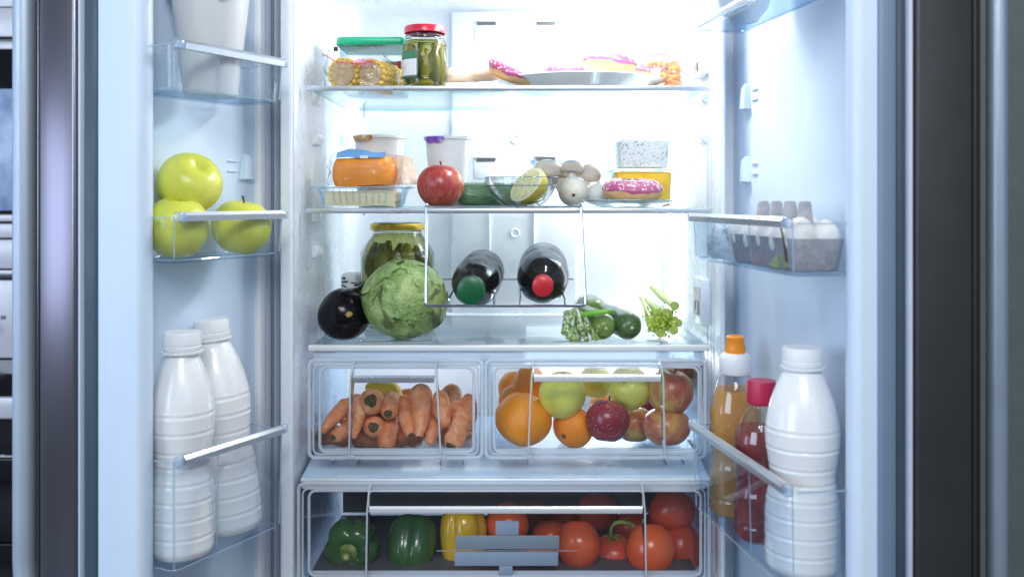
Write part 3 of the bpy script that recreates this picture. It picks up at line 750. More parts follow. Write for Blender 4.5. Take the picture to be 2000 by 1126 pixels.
def tomato(px, py, rx, ry, Y, mat, label, d=(0, 0.3, 1), calyx=False, seed=0):
    R = W(rx*1.06, Y); h = ry/rx
    t = thing('tomato', label, 'tomato', at(px, py, Y), group='tomatoes in the bottom drawer', rot=basis(d).to_euler())
    prof = []
    for k in range(25):
        a = PI*k/24; r = R*math.sin(a)**0.92; z = R*h*math.cos(a)
        if math.cos(a) > 0: z -= 0.14*R*math.exp(-(r/(0.25*R))**2)
        prof.append((r if 0 < k < 24 else 0, z))
    MB().lathe(prof, 36, mod=lambda a, z: 1+0.02*math.cos(5*a+seed)*(z/R)+0.012*math.cos(3*a+seed)).build('skin', mat, t, 180)
    if calyx:
        mb = MB()
        for k in range(5):
            a = 2*PI*k/5+seed; c = (math.cos(a), math.sin(a))
            mb.tube([(0, 0, R*h*0.9), (c[0]*R*.25, c[1]*R*.25, R*h*0.99), (c[0]*R*.55, c[1]*R*.55, R*h*0.88)], [R*.05, R*.06, R*.01], 6)
        c_ = mb.build('calyx', stem_green, t)
    return t

def carrot(pts, rads, label, mat=carrot_skin, scar_end=None, seed=0):
    """pts: (px, py, Y) along the carrot; rads in photo pixels; scar_end 0/-1 marks the cut crown"""
    P = [at(*p) for p in pts]; c0 = P[0].copy()
    t = thing('carrot', label, 'carrot', c0, group='carrots in the left drawer')
    R = [W(r*1.18, p[2]) for r, p in zip(rads, pts)]
    # resample
    N = 18; Q = []; RR = []
    for i in range(N+1):
        f = i/N*(len(P)-1); k = min(int(f), len(P)-2); u = f-k
        # catmull-rom
        p0 = P[max(k-1, 0)]; p1 = P[k]; p2 = P[k+1]; p3 = P[min(k+2, len(P)-1)]
        q = 0.5*((2*p1)+(p2-p0)*u+(2*p0-5*p1+4*p2-p3)*u*u+(3*p1-p0-3*p2+p3)*u**3)
        Q.append(q-c0); RR.append((R[k]*(1-u)+R[k+1]*u)*(1+0.05*noise.noise((i*0.7, seed*3.3, 0))))
    d0 = (Q[0]-Q[1]).normalized(); d1 = (Q[-1]-Q[-2]).normalized()
    cap = [(0.18, 0.97), (0.5, 0.84), (0.8, 0.55), (0.93, 0.30)]
    r0, r1 = RR[0], RR[-1]
    pre = [(Q[0]+d0*r0*a, r0*b) for a, b in reversed(cap)]; post = [(Q[-1]+d1*r1*a, r1*b) for a, b in cap]
    allp = [p for p, _ in pre]+Q+[p for p, _ in post]; allr = [r for _, r in pre]+RR+[r for _, r in post]
    mb = MB(); mb.tube(allp, allr, 22)
    out = []
    for i, v in enumerate(mb.v):
        ring = i//22; p = Vector(v); ax = allp[min(ring, len(allp)-1)]
        k = 1+0.035*noise.noise(p*90+Vector((seed, 0, 0)))+0.018*math.sin(ring*2.3+seed)
        out.append(tuple(ax+(p-ax)*k))
    mb.v = out; mb.build('root', mat, t, 180)
    if scar_end is not None:
        e, d, r = (allp[0], d0, r0) if scar_end == 0 else (allp[-1], d1, r1)
        M = Matrix.Translation(e-d*r*0.03) @ basis(d)
        MB().lathe([(r*0.54, -r*0.20), (r*0.46, r*0.03), (r*0.36, r*0.08), (r*0.27, r*0.03), (r*0.15, r*0.10), (0, r*0.11)], 20, M, mod=lambda a, z: 1+0.07*math.sin(3*a+seed)+0.05*math.sin(7*a)).build('crown', scar, t)
    return t

def pepper(px, py, rx, ry, Y, mat, label, d, roll=0, lobes=4, hgt=1.0, stem=True):
    R = W(rx, Y); t = thing('bell_pepper', label, 'bell pepper', at(px, py, Y), group='peppers in the bottom drawer', rot=basis(d, roll).to_euler())
    H = W(ry, Y)*hgt
    prof = []
    for k in range(31):
        a = PI*k/30; c, s_ = math.cos(a), math.sin(a)
        r = R*(abs(s_)**0.62)*(1.0+0.05*c)
        z = H*(abs(c)**0.85)*(1 if c > 0 else -1)
        if c > 0: z -= 0.34*R*math.exp(-(r/(0.34*R))**2)
        else: z += 0.22*R*math.exp(-(r/(0.30*R))**2)
        prof.append((r if 0 < k < 30 else 0, z))
    MB().lathe(prof, 56, mod=lambda a, z: 1-0.13*(1-abs(math.sin(a*lobes/2+0.35*math.sin(a))))**2.2*1.6+0.03*math.sin(a+roll)).build('skin', mat, t, 180)
    if stem:
        mb = MB()
        mb.lathe([(0, H*0.70), (R*0.30, H*0.72), (R*0.36, H*0.78), (R*0.26, H*0.84), (R*0.16, H*0.92), (R*0.12, H*1.15), (R*0.15, H*1.28), (R*0.11, H*1.30), (0, H*1.27)], 18, mod=lambda a, z: 1+(0.16*math.cos(6*a) if z < H*0.86 else 0.04*math.cos(5*a)))
        st = mb.build('stem', stem_green, t, 40)
        MB().lathe([(R*0.085, H*1.292), (R*0.07, H*1.305), (0, H*1.30)], 10).build('cut_end', plain('cut_stem', (0.62, 0.58, 0.30), 0.6), st)
    return t

# ------------------------------------------------------------------ left drawer: carrots and a lemon
C = [
 ([(674, 792, .09), (655, 812, .07), (632, 838, .05)], [13, 12, 7], 'carrot lying slantwise at the far left over the dark one, thin end down', None, carrot_skin),
 ([(700, 822, .10), (680, 838, .07), (657, 850, .04)], [12, 13, 11], 'short bright orange carrot low at the far left, crown towards the front', -1, carrot_skin),
 ([(697, 780, .06), (702, 812, .05), (691, 850, .04)], [10, 10, 6], 'thin upright carrot just right of the left handle fin', None, carrot_skin),
 ([(684, 784, .10), (684, 810, .09), (690, 834, .08)], [8, 9, 7], 'slim pale carrot standing behind the left handle fin', None, carrot_skin),
 ([(729, 800, .18), (727, 790, .11), (725, 784, .06)], [14, 21, 21], 'thick carrot on top of the pile just under the lemon, crown facing out', -1, carrot_skin),
 ([(770, 790, .16), (765, 784, .10), (760, 801, .06)], [12, 17, 15], 'rough carrot right under the lemon, dark crown tilted down', -1, carrot_skin),
 ([(736, 838, .18), (733, 832, .11), (730, 833, .06)], [14, 18, 18], 'stubby carrot in the second layer with a round brown crown', -1, carrot_skin),
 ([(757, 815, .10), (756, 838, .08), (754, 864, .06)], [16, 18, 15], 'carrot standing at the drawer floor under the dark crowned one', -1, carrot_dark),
 ([(790, 787, .10), (794, 812, .08), (801, 842, .05)], [14, 15, 10], 'carrot left of the tallest one, narrowing to a brown tip', -1, carrot_skin),
 ([(822, 770, .09), (823, 800, .07), (819, 846, .04)], [19, 18, 8], 'tallest pinkish carrot in the middle, thick end up', -1, carrot_skin),
 ([(850, 812, .09), (846, 836, .07), (840, 858, .05)], [10, 12, 9], 'small carrot leaning left beside the right handle fin', None, carrot_skin),
 ([(860, 776, .08), (864, 800, .06), (869, 822, .05)], [13, 16, 10], 'carrot behind the right handle fin with a blunt orange end', None, carrot_skin),
 ([(882, 768, .16), (886, 790, .14), (890, 815, .13)], [17, 16, 14], 'carrot hump rising behind the bent one on the right', None, carrot_skin),
 ([(890, 796, .09), (902, 824, .06), (887, 858, .03)], [13, 16, 17], 'big bent carrot in front at the right, crown down', -1, carrot_skin),
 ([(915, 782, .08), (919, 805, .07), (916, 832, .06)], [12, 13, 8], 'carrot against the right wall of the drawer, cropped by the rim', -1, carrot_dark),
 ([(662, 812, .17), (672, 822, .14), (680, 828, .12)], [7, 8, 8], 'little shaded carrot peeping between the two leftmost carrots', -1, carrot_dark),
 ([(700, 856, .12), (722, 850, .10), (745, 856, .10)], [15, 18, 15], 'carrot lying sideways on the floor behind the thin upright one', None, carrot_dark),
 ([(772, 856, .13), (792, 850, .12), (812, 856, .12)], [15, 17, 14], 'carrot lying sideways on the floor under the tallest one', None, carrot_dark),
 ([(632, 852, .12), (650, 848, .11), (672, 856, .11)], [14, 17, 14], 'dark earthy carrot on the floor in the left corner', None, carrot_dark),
 ([(780, 772, .20), (792, 770, .19), (812, 768, .19)], [9, 10, 9], 'small carrot lying level behind, right of the lemon', None, carrot_skin),
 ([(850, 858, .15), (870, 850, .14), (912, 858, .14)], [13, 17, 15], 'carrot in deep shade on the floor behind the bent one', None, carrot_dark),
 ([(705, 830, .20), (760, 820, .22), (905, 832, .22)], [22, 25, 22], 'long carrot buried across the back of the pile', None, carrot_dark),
]
for i, (p, r, lab, se, m_) in enumerate(C): carrot(p, r, lab, m_, se, seed=i+1)
def lemon_mesh(R, L):
    prof = []
    for k in range(25):
        t = PI*k/24; r = R*math.sin(t)**0.85; z = -L*math.cos(t)
        z += (-1 if z < 0 else 1)*0.12*L*math.exp(-(r/(0.3*R))**2)
        prof.append((r if 0 < k < 24 else 0, z))
    return MB().lathe(prof, 36)
R = W(24, .2)
t = thing('lemon', 'whole yellow lemon lying behind the top carrots in the left drawer', 'lemon', at(750, 764, .14), rot=basis((1, 0.1, -0.3)).to_euler())
lemon_mesh(W(25, .14), W(34, .14)).build('peel', lemon_skin, t, 180)
MB().lathe([(W(4, .2), 0), (W(3, .2), W(3, .2)), (0, W(3, .2))], 10, Matrix.Translation((0, 0, W(41, .2)))).build('stem_end', stem_brown, t)

# ------------------------------------------------------------------ right drawer: oranges and apples
orange(1022, 818, 56, 50, .060, 'largest orange, in front at the left end of the right drawer', d=(0.3, -0.2, 1), navel=False, seed=1)
orange(1008, 782, 34, 32, .140, 'orange half hidden behind the largest one, lower of the two back left', navel=False, seed=2)
orange(1003, 757, 30, 32, .200, 'orange at the very back left corner of the right drawer', navel=False, seed=3)
orange(1035, 751, 33, 38, .130, 'tall standing orange beside the left handle fin, above the largest one', navel=False, seed=4)
orange(1119, 832, 42, 36, .075, 'orange on the floor under the left green apple, its navel showing', d=(-0.55, -0.75, -0.35), seed=5)
orange(1182, 790, 30, 26, .200, 'orange sliver seen behind between the green apples and the red one', navel=False, seed=6)
GA = 'green apples in the right drawer'; RA = 'red apples in the right drawer'
apple(1098, 771, 46, .060, apple_green, 'round green apple on top next to the oranges, stem hollow up', d=(-0.05, -0.32, 1), group=GA, hgt=1.0)
apple(1164, 746, 34, .150, apple_green, 'green apple set back between the two front green ones', d=(0.1, 0.2, 1), group=GA, hgt=0.95)
apple(1228, 756, 43, .085, apple_green, 'green apple turned so its dark calyx shows, left of the top red apple', d=(0.35, 0.8, -0.55), roll=1, group=GA, hgt=0.92)
apple(1187, 821, 43, .045, apple_deep, 'dark red speckled apple in front at the middle of the drawer', d=(0.1, 0.25, 1), roll=2, group=RA, hgt=0.98)
apple(1240, 828, 38, .130, apple_mix, 'brownish apple in shade behind the dark red speckled one', d=(0, 0.2, 1), roll=3, group=RA, hgt=0.92)
apple(1309, 765, 45, .070, apple_mix, 'rosy apple on top at the right end, over the flat yellow-red one', d=(0.2, -0.1, 1), roll=4, group=RA, hgt=1.0)
apple(1302, 832, 47, .070, apple_mix, 'flat yellow-red apple on the floor at the right end', d=(0, 0.1, 1), roll=5, group=RA, hgt=0.80)
apple(1318, 728, 34, .200, apple_red, 'mottled red apple highest at the back right corner', d=(0, 0.1, 1), roll=6, group=RA)
apple(1265, 790, 30, .230, apple_deep, 'very dark apple deep in the gap right of the middle', d=(0, 0.1, 1), roll=7, group=RA)

# ------------------------------------------------------------------ bottom drawer: peppers and tomatoes
pepper(689, 1064, 54, 40, .060, pepper_green, 'green bell pepper at the far left, stem facing out', (-0.08, -1, -0.05), 0.4, lobes=5, hgt=1.05)
pepper(806, 1062, 50, 55, .070, pepper_green, 'green bell pepper standing with its blossom end down, second from the left', (0.10, 0.55, 0.85), 0.2, lobes=4, stem=False)
pepper(905, 1048, 46, 62, .080, pepper_yellow, 'yellow bell pepper upright behind the left end of the stickers', (-0.05, 0.2, 1), 0.9, lobes=4, stem=False)
tomato(1130, 1062, 40, 44, .050, tomato_red, 'plump orange-red tomato just right of the stickers', seed=1)
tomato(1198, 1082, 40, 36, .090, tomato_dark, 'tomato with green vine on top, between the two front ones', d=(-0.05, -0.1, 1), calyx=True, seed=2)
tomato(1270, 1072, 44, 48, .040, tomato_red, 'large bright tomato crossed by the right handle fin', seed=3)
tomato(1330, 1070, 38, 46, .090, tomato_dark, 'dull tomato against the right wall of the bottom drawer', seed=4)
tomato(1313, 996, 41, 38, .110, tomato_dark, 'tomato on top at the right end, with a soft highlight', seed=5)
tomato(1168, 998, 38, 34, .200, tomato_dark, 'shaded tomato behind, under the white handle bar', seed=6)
tomato(991, 1022, 40, 38, .100, tomato_red, 'orange-red tomato behind the smallest upper sticker', d=(-0.2, -0.3, 1), seed=7)
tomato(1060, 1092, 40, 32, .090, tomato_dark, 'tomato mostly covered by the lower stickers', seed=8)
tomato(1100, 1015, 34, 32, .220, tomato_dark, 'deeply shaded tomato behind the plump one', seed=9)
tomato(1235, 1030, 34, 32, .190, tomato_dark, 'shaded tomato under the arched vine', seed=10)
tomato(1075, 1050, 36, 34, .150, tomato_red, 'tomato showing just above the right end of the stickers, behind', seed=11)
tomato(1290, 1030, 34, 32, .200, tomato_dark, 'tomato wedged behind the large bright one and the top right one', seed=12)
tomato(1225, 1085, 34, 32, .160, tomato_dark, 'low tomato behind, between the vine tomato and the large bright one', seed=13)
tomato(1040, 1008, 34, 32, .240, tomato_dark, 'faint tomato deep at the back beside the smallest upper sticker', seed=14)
t = thing('tomato_vine', 'curved green tomato vine arching between the tomatoes', 'vine', at(1190, 1045, .08))
o0 = at(1190, 1045, .08)
mb = MB(); mb.tube([at(*p)-o0 for p in ((1192, 1045, .08), (1194, 1030, .08), (1202, 1020, .08), (1216, 1018, .075), (1232, 1022, .075), (1244, 1032, .075), (1252, 1036, .09))], [.0035, .003, .0035, .004, .003, .0025, .002], 8); mb.build('main_stem', stem_green, t)
mb = MB(); mb.tube([at(*p)-o0 for p in ((1216, 1018, .075), (1226, 1012, .09), (1240, 1005, .11))], [.002, .0015, .001], 6); mb.build('side_stem', stem_green, t)

# ------------------------------------------------------------------ third shelf: cabbage, aubergine, jar, vegetables
def sph(th, ph): return Vector((math.cos(ph)*math.cos(th), math.cos(ph)*math.sin(th), math.sin(ph)))
def cabbage():
    Yc = 0.072; c0 = at(791, 584, Yc); Rx, Rz = W(83, Yc), W(76, Yc)
    t = thing('lettuce', 'round head of green iceberg lettuce beside the black aubergine', 'lettuce', c0)
    m, nt, b, o = nodes('lettuce_leaf'); setp(b, rough=0.42, sss=0.1); b.inputs['Subsurface Scale'].default_value = 0.004
    v = coord(nt)
    f = nz(nt, 26, 6, 0.62, vec=v, dist=1.2)
    g = nz(nt, 70, 5, 0.6, vec=v, dist=2.5)
    vein = ramp(nt, g, [(0.46, 0.0), (0.5, 1.0), (0.54, 0.0)])
    col = ramp(nt, f, [(0.32, (0.09, 0.18, 0.035)), (0.47, (0.22, 0.35, 0.09)), (0.66, (0.46, 0.57, 0.22))])
    col = mixc(nt, vein, col, (0.42, 0.56, 0.26))
    e = nz(nt, 9, 3, 0.5, vec=v, dist=3.0)
    col = mixc(nt, ramp(nt, e, [(0.57, 0.0), (0.66, 0.8)]), col, (0.06, 0.085, 0.022))
    nt.links.new(col, b.inputs['Base Color'])
    bump(nt, b, mixc(nt, 0.5, f, g), 0.9, 0.004)
    mb = blob(1.0, lump=0.08, seed=3); mb.v = [(x*Rx*0.95, y*Rx*0.95, z*Rz*0.95) for x, y, z in mb.v]
    mb.build('heart', m, t, 180)
    rnd_ = random.Random(5)
    dirs = [(-0.5, -0.9, 0.1), (0.5, -0.85, 0.2), (0.0, -0.9, -0.5), (-0.1, -0.6, 0.85), (0.9, -0.3, 0.2), (-0.95, -0.2, 0.3), (0.6, -0.6, -0.6),
            (-0.6, -0.5, -0.6), (0.1, 0.2, 1.0), (0.5, -0.4, 0.8), (-0.6, -0.3, 0.8), (0.9, 0.1, -0.4), (0.0, 0.9, 0.3), (0.1, -1.0, 0.15), (0.75, -0.7, -0.15)]
    for i, d in enumerate(dirs):
        B = basis(d, rnd_.uniform(0, 6.28)); s_ = i*1.37
        def leaf(u, v, B=B, s_=s_, i=i):
            a = 2*PI*u; ext = (0.68+0.32*noise.noise((math.cos(a)*1.3, math.sin(a)*1.3, s_))+0.03*math.sin(11*a+s_)+0.09*noise.noise((a*6, s_, 0))+0.04*noise.noise((a*17, s_, 3)))*(1.15 if i < 8 else 0.85)
            r = v*ext
            p = Vector((math.sin(r)*math.cos(a), math.sin(r)*math.sin(a), math.cos(r)))
            edge = max(0, (v-0.72)/0.28)
            h = 1.0+0.010+0.0075*i*0.6+0.018*noise.noise(p*2.2+Vector((s_, 0, 0)))+0.034*edge*edge*abs(math.sin(2*a+s_*3)+0.5*math.sin(5*a))+0.010*edge*noise.noise((a*7, s_, v*4))
            p = (B.to_3x3() @ p)*h
            return (p.x*Rx*0.965, p.y*Rx*0.965, p.z*Rz*0.965)
        mb = MB(); mb.grid(leaf, 80, 12, cu=True)
        mb.build('leaf', m, t, 180)
    return t
cabbage()

# aubergine
Ya = 0.075; c0 = at(671, 614, Ya)
t = thing('aubergine', 'glossy black aubergine pointing back, left of the lettuce', 'aubergine', c0)
mb = MB(); ax = Vector((0.32, 0.84, 0.26)).normalized(); R = W(52, Ya)*0.98
prof = [(0, -1.0), (0.14, -0.985), (0.35, -0.93), (0.6, -0.79), (0.80, -0.58), (0.94, -0.30), (1.0, 0.0), (0.97, 0.3), (0.88, 0.6), (0.76, 0.95), (0.66, 1.3), (0.58, 1.7), (0.50, 2.0), (0.34, 2.2), (0, 2.27)]
def smooth_prof(pr, n=4):
    out = []
    for k in range(len(pr)-1):
        p0, p1, p2, p3 = pr[max(k-1, 0)], pr[k], pr[k+1], pr[min(k+2, len(pr)-1)]
        for j in range(n):
            u = j/n
            q = [0.5*((2*p1[c])+(p2[c]-p0[c])*u+(2*p0[c]-5*p1[c]+4*p2[c]-p3[c])*u*u+(3*p1[c]-p0[c]-3*p2[c]+p3[c])*u**3) for c in (0, 1)]
            out.append((max(q[0], 0), q[1]))
    out.append(pr[-1]); out[0] = pr[0]; return out
mb.lathe([(r*R, z*R) for r, z in smooth_prof(prof, 3)], 44, basis(ax), mod=lambda a, z: 1+0.02*math.cos(3*a+1))
mb.build('skin', egg_skin, t, 180)
sd = Vector((0.37, -0.90, 0.12)).normalized()
M = Matrix.Translation(sd*R*1.0) @ basis(sd)
MB().lathe([(R*0.13, -0.001), (R*0.11, 0.0012), (0, 0.0015)], 6, M, mod=lambda a, z: 1+0.2*math.sin(2*a+1)).build('blossom_scar', fruit_mat('scar_yellow', [(0.4, (0.30, 0.22, 0.04)), (0.6, (0.5, 0.38, 0.10))], 0.6, 300), t)
mb = MB(); M = Matrix.Translation(ax*R*2.0) @ basis(ax)
mb.lathe([(R*0.62, -R*0.5), (R*0.60, -R*0.1), (R*0.4, R*0.2), (R*0.14, R*0.32), (R*0.12, R*0.8), (0, R*0.82)], 20, M, mod=lambda a, z: 1+0.12*math.cos(5*a)); mb.build('calyx', plain('calyx_dark_green', (0.03, 0.05, 0.02), 0.6), t)

# pickles
pickle = fruit_mat('pickled_gherkin', [(0.3, (0.10, 0.11, 0.02)), (0.7, (0.23, 0.23, 0.05))], 0.35, 60, bmp=1.0, bs=120)
pickle_b = fruit_mat('pickled_gherkin_pale', [(0.3, (0.28, 0.26, 0.05)), (0.7, (0.42, 0.38, 0.10))], 0.35, 50, bmp=1.0, bs=130)
brine = clear('brine', tint=(0.72, 0.72, 0.42), edge=(0.26, 0.28, 0.10), haze=0.04, body=(0.5, 0.5, 0.2), refl=0.3)
def gherkin(par, p0, p1, r, mat, seed=0):
    p0, p1 = Vector(p0), Vector(p1); n = 12; mid = (p0+p1)/2
    side = (p1-p0).cross(Vector((0, 1, 0.2))); side = side.normalized()*r*0.25 if side.length > 0 else Vector()
    pts = []; rs = []
    for k in range(n+1):
        u = k/n; pts.append(p0.lerp(p1, u)+side*math.sin(PI*u)); rs.append(max(r*math.sin(PI*min(max(u, .03), .97))**0.42, r*0.2))
    mb = MB(); mb.tube(pts, rs, 12)
    mb.v = [tuple(Vector(v)+(Vector(v)-mid).normalized()*r*0.12*noise.noise(Vector(v)*260+Vector((seed, 0, 0)))) for v in mb.v]
    return mb.build('gherkin', mat, par, 180)

# big jar with yellow lid
Yj = 0.235; cx, zb = X(776, Yj), S3
t = thing('pickle_jar', 'big glass jar of gherkins with a yellow lid, behind the lettuce', 'jar', (cx, Yj, zb+0.001), group='pickle jars')
Rj = W(71, Yj); zlid = Z(437, Yj)-zb; rn = W(48, Yj)
H = zlid
prof = [(0, 0.002), (Rj*0.85, 0.0), (Rj, 0.012), (Rj, H*0.66), (Rj*0.98, H*0.72), (Rj*0.86, H*0.80), (rn*1.02, H*0.88), (rn*0.95, H*0.93), (rn*0.95, H*0.97)]
MB().lathe(smooth_prof(prof, 3), 48).build('glass', jar_glass, t, 180)
MB().lathe([(0, 0.006), (Rj*0.93, 0.006), (Rj*0.96, 0.012), (Rj*0.96, H*0.66), (Rj*0.84, H*0.79), (rn*0.94, H*0.90), (0, H*0.90)], 40).build('brine', brine, t, 60)
r_ = random.Random(3)
for k in range(26):
    a = 2*PI*(k % 13)/13+(0.2 if k > 12 else 0); rr_ = Rj*(0.74 if k < 20 else 0.4)
    z0_ = 0.012 if k < 13 else H*0.40
    x, y = rr_*math.cos(a), rr_*math.sin(a)
    gherkin(t, (x, y, z0_+r_.uniform(0, .01)), (x*0.92+r_.uniform(-.006, .006), y*0.92, z0_+H*0.36+r_.uniform(-.006, .012)), Rj*0.185, pickle if k % 3 else pickle_b, k)
for z_ in (H*0.925, H*0.955): MB().tube([(rn*0.97*math.cos(2*PI*k/40), rn*0.97*math.sin(2*PI*k/40), z_) for k in range(40)], 0.0014, 6, closed=True).build('thread', ge, t, 180)
yl = plain('yellow_lid', (0.78, 0.50, 0.05), 0.28, 0.02, metal=0.3)
MB().lathe([(rn*1.08, H-0.012), (rn*1.10, H-0.010), (rn*1.10, H-0.003), (rn*1.05, H), (rn*0.9, H+0.0005)], 48, mod=lambda a, z: 1+0.004*math.cos(40*a)).build('lid', yl, t)
MB().lathe([(rn*1.0, H+0.0003), (rn*0.96, H+0.0016), (0, H+0.0012)], 40).build('lid_top', plain('lid_green', (0.02, 0.12, 0.10), 0.3), t)

# two dark bottles in the wire rack
cola = plain('dark_drink', (0.003, 0.002, 0.002), 0.05, 0.2, spec=0.22)
label_dark = plain('bottle_label', (0.03, 0.03, 0.04), 0.3, 0.2)
def bottle_in_rack(p0, p1, R, rc_, capcol, label, liquid=0.94):
    p0, p1 = Vector(p0), Vector(p1); d = p1-p0; L = d.length
    t = thing('bottle', label, 'bottle', p0, group='dark bottles in the wire rack', rot=basis(d).to_euler())
    capm = plain('cap_'+capcol[0], capcol[1], 0.35, 0.03)
    MB().lathe([(0, -0.0005), (rc_*0.86, 0), (rc_, 0.002), (rc_, 0.020), (rc_*0.95, 0.021)], 60, mod=lambda a, z: 1+0.012*math.cos(60*a) if z > 0.001 else 1).build('cap', capm, t, 50)
    MB().lathe([(rc_*1.02, 0.0215), (rc_*1.02, 0.0245), (rc_*0.8, 0.0255)], 40).build('cap_ring', capm, t)
    rn_ = rc_*0.82
    body = smooth_prof([(rn_, 0.012), (rn_, 0.034), (rn_*1.1, 0.042), (R*0.74, 0.062), (R*0.93, 0.085), (R, 0.115), (R, 0.16), (R*0.93, 0.18), (R, 0.20), (R, L-0.03), (R*0.92, L-0.008), (R*0.6, L), (0, L-0.008)], 3)
    MB().lathe(body, 48, mod=lambda a, z: 1+(0.012*math.cos(8*a) if 0.06 < z < 0.11 else 0)).build('plastic_body', clear('dark_bottle_plastic', tint=(0.92, 0.93, 0.95), edge=(0.22, 0.26, 0.32), haze=0.01, refl=0.7, epow=3), t, 180)
    # the drink fills all but a crescent on the upper side
    M = basis(d).inverted() @ Matrix.Identity(4)
    upl = (basis(d).to_3x3().inverted() @ Vector((0, 0, 1))); upl.z = 0; upl.normalize()
    mb = MB(); inner = [(max(r*0.975, 0), z) for r, z in body if z > 0.015]; inner = [(0, inner[0][1])]+inner
    mb.lathe(inner, 48)
    lim = R*0.78
    nv = []
    for v in mb.v:
        p = Vector(v); q = p.dot(upl); lim = R*(1.02-0.20*min(1, max(0, (p.z-0.085)/(L-0.085))**0.6))
        if q > lim: p -= upl*(q-lim-0.0006*noise.noise(p*200))
        nv.append(tuple(p))
    mb.v = nv; mb.build('drink', cola, t, 60)
    return t
bottle_in_rack(at(919, 568, -0.022), at(944, 527, 0.27), 0.0425, W(27, -.022), ('green', (0.004, 0.10, 0.035)), 'dark bottle with a green cap, left one in the wire rack')
bottle_in_rack(at(1060, 559, -0.005), at(1061, 516, 0.29), 0.046, W(20.5, -.005), ('red', (0.55, 0.02, 0.03)), 'dark bottle with a red cap, right one in the wire rack')

# courgettes in film, onions, stalks, celery
courg = fruit_mat('courgette_skin', [(0.3, (0.035, 0.085, 0.022)), (0.7, (0.10, 0.19, 0.055))], 0.3, 60, speck=((0.25, 0.36, 0.16), 160, 0.12), coat=0.2)
courg_pale = fruit_mat('courgette_pale_skin', [(0.3, (0.10, 0.19, 0.03)), (0.7, (0.22, 0.32, 0.07))], 0.3, 60, speck=((0.35, 0.45, 0.2), 160, 0.1), coat=0.2)
def courgette(px, py, R, Y, d, L, mat, label, tip=(0.6, 0.56, 0.3)):
    t = thing('courgette', label, 'courgette', at(px, py, Y), group='wrapped courgettes', rot=basis(d).to_euler())
    pr = smooth_prof([(0, 0), (R*0.35, R*0.05), (R*0.7, R*0.28), (R*0.95, R*0.75), (R, R*1.3), (R*0.95, L*0.6), (R*0.85, L*0.85), (R*0.5, L), (0, L*1.01)], 3)
    MB().lathe(pr, 32, mod=lambda a, z: 1+0.018*math.cos(7*a)).build('skin', mat, t, 180)
    MB().lathe([(R*0.14, R*0.04), (R*0.12, -R*0.06), (R*0.04, -R*0.20), (0, -R*0.22)], 8, Matrix.Translation((R*0.1, 0, 0))).build('tip', plain('dry_tip', tip, 0.7), t)
    mb = MB(); pr2 = [(R*0.98, R*0.9), (R*1.05, R*1.3), (R*1.05, L*0.6), (R*0.96, L*0.85), (R*0.6, L*1.02), (0, L*1.04)]
    mb.lathe(smooth_prof(pr2, 5), 40); mb.v = [tuple(Vector(v)*(1+0.03*noise.noise(Vector(v)*150))) for v in mb.v]
    mb.build('film', film, t, 180)
    return t
courgette(1186, 641, W(26, .04), .030, (-0.25, 1.0, 0.04), 0.16, courg_pale, 'pale green wrapped courgette under the bright green stalk')
courgette(1237, 640, W(27, .05), .035, (-0.28, 1.0, 0.03), 0.18, courg, 'dark green wrapped courgette left of the celery')
t = courgette(1166, 612, W(27, .16), .150, (-0.1, 1, 0.0), 0.13, courg_pale, 'courgette wrapped in film behind the cut stalks')
onion = fruit_mat('stalk_green', [(0.35, (0.05, 0.12, 0.02)), (0.50, (0.20, 0.32, 0.09)), (0.64, (0.72, 0.78, 0.60))], 0.4, 40, sc=(6, 6, 0.6))
cut = plain('cut_stalk', (0.38, 0.50, 0.12), 0.5, 0.2, bmp=0.3)
t = thing('leek_stalks', 'bundle of cut dark green stalks drooping on the glass shelf', 'leek', at(1120, 665, 0.02)); o0 = at(1120, 665, .02)
r_ = random.Random(9)
for k, (x0, y0, x1, y1, r) in enumerate([(1108, 610, 1103, 650, 7), (1113, 608, 1118, 646, 5), (1120, 606, 1116, 664, 5), (1124, 605, 1134, 640, 6), (1128, 609, 1140, 655, 5), (1134, 612, 1150, 645, 6), (1138, 620, 1160, 660, 5),
                                         (1122, 608, 1124, 668, 6), (1112, 615, 1110, 660, 5), (1140, 628, 1168, 648, 5), (1130, 612, 1146, 668, 5), (1116, 612, 1130, 662, 6), (1145, 640, 1166, 662, 5)]):
    ya, yb_ = 0.06+r_.uniform(0, .03), 0.015+r_.uniform(0, .02)
    a, b = at(x0, y0, ya)-o0, at(x1, min(y1, 664), yb_)-o0; mid = a.lerp(b, 0.45)+Vector((0, -0.006, 0.006))
    rm = W(r, .03)
    mb = MB(); mb.tube([a, a.lerp(mid, .6), mid, mid.lerp(b, .5), b], [rm*1.1, rm, rm*0.9, rm, rm*1.15], 9, flat=0.7); st = mb.build('stalk', onion, t, 50)
    dd = (b-mid).normalized()
    MB().lathe([(rm*1.12, -0.0005), (rm*0.8, 0.0004), (rm*0.5, -0.001), (0, -0.0012)], 10, Matrix.Translation(b+dd*0.0006) @ basis(dd)).build('cut_end', cut, st)
t = thing('green_bean', 'single bright green stalk lying across the pale courgette', 'stalk', at(1168, 610, .02)); o0 = at(1168, 610, .02)
mb = MB(); mb.tube([at(1138, 614, .03)-o0, at(1160, 610, .02)-o0, at(1185, 608, .02)-o0, at(1198, 607, .03)-o0], [W(5, .02), W(6, .02), W(5, .02), W(3, .02)], 10); mb.build('pod', plain('bean_green', (0.20, 0.50, 0.05), 0.4, 0.1), t)
mb = MB(); mb.tube([at(1198, 607, .03)-o0, at(1204, 611, .035)-o0], [W(3, .02), W(1.5, .02)], 6); mb.build('stem_end', stem_green, t)

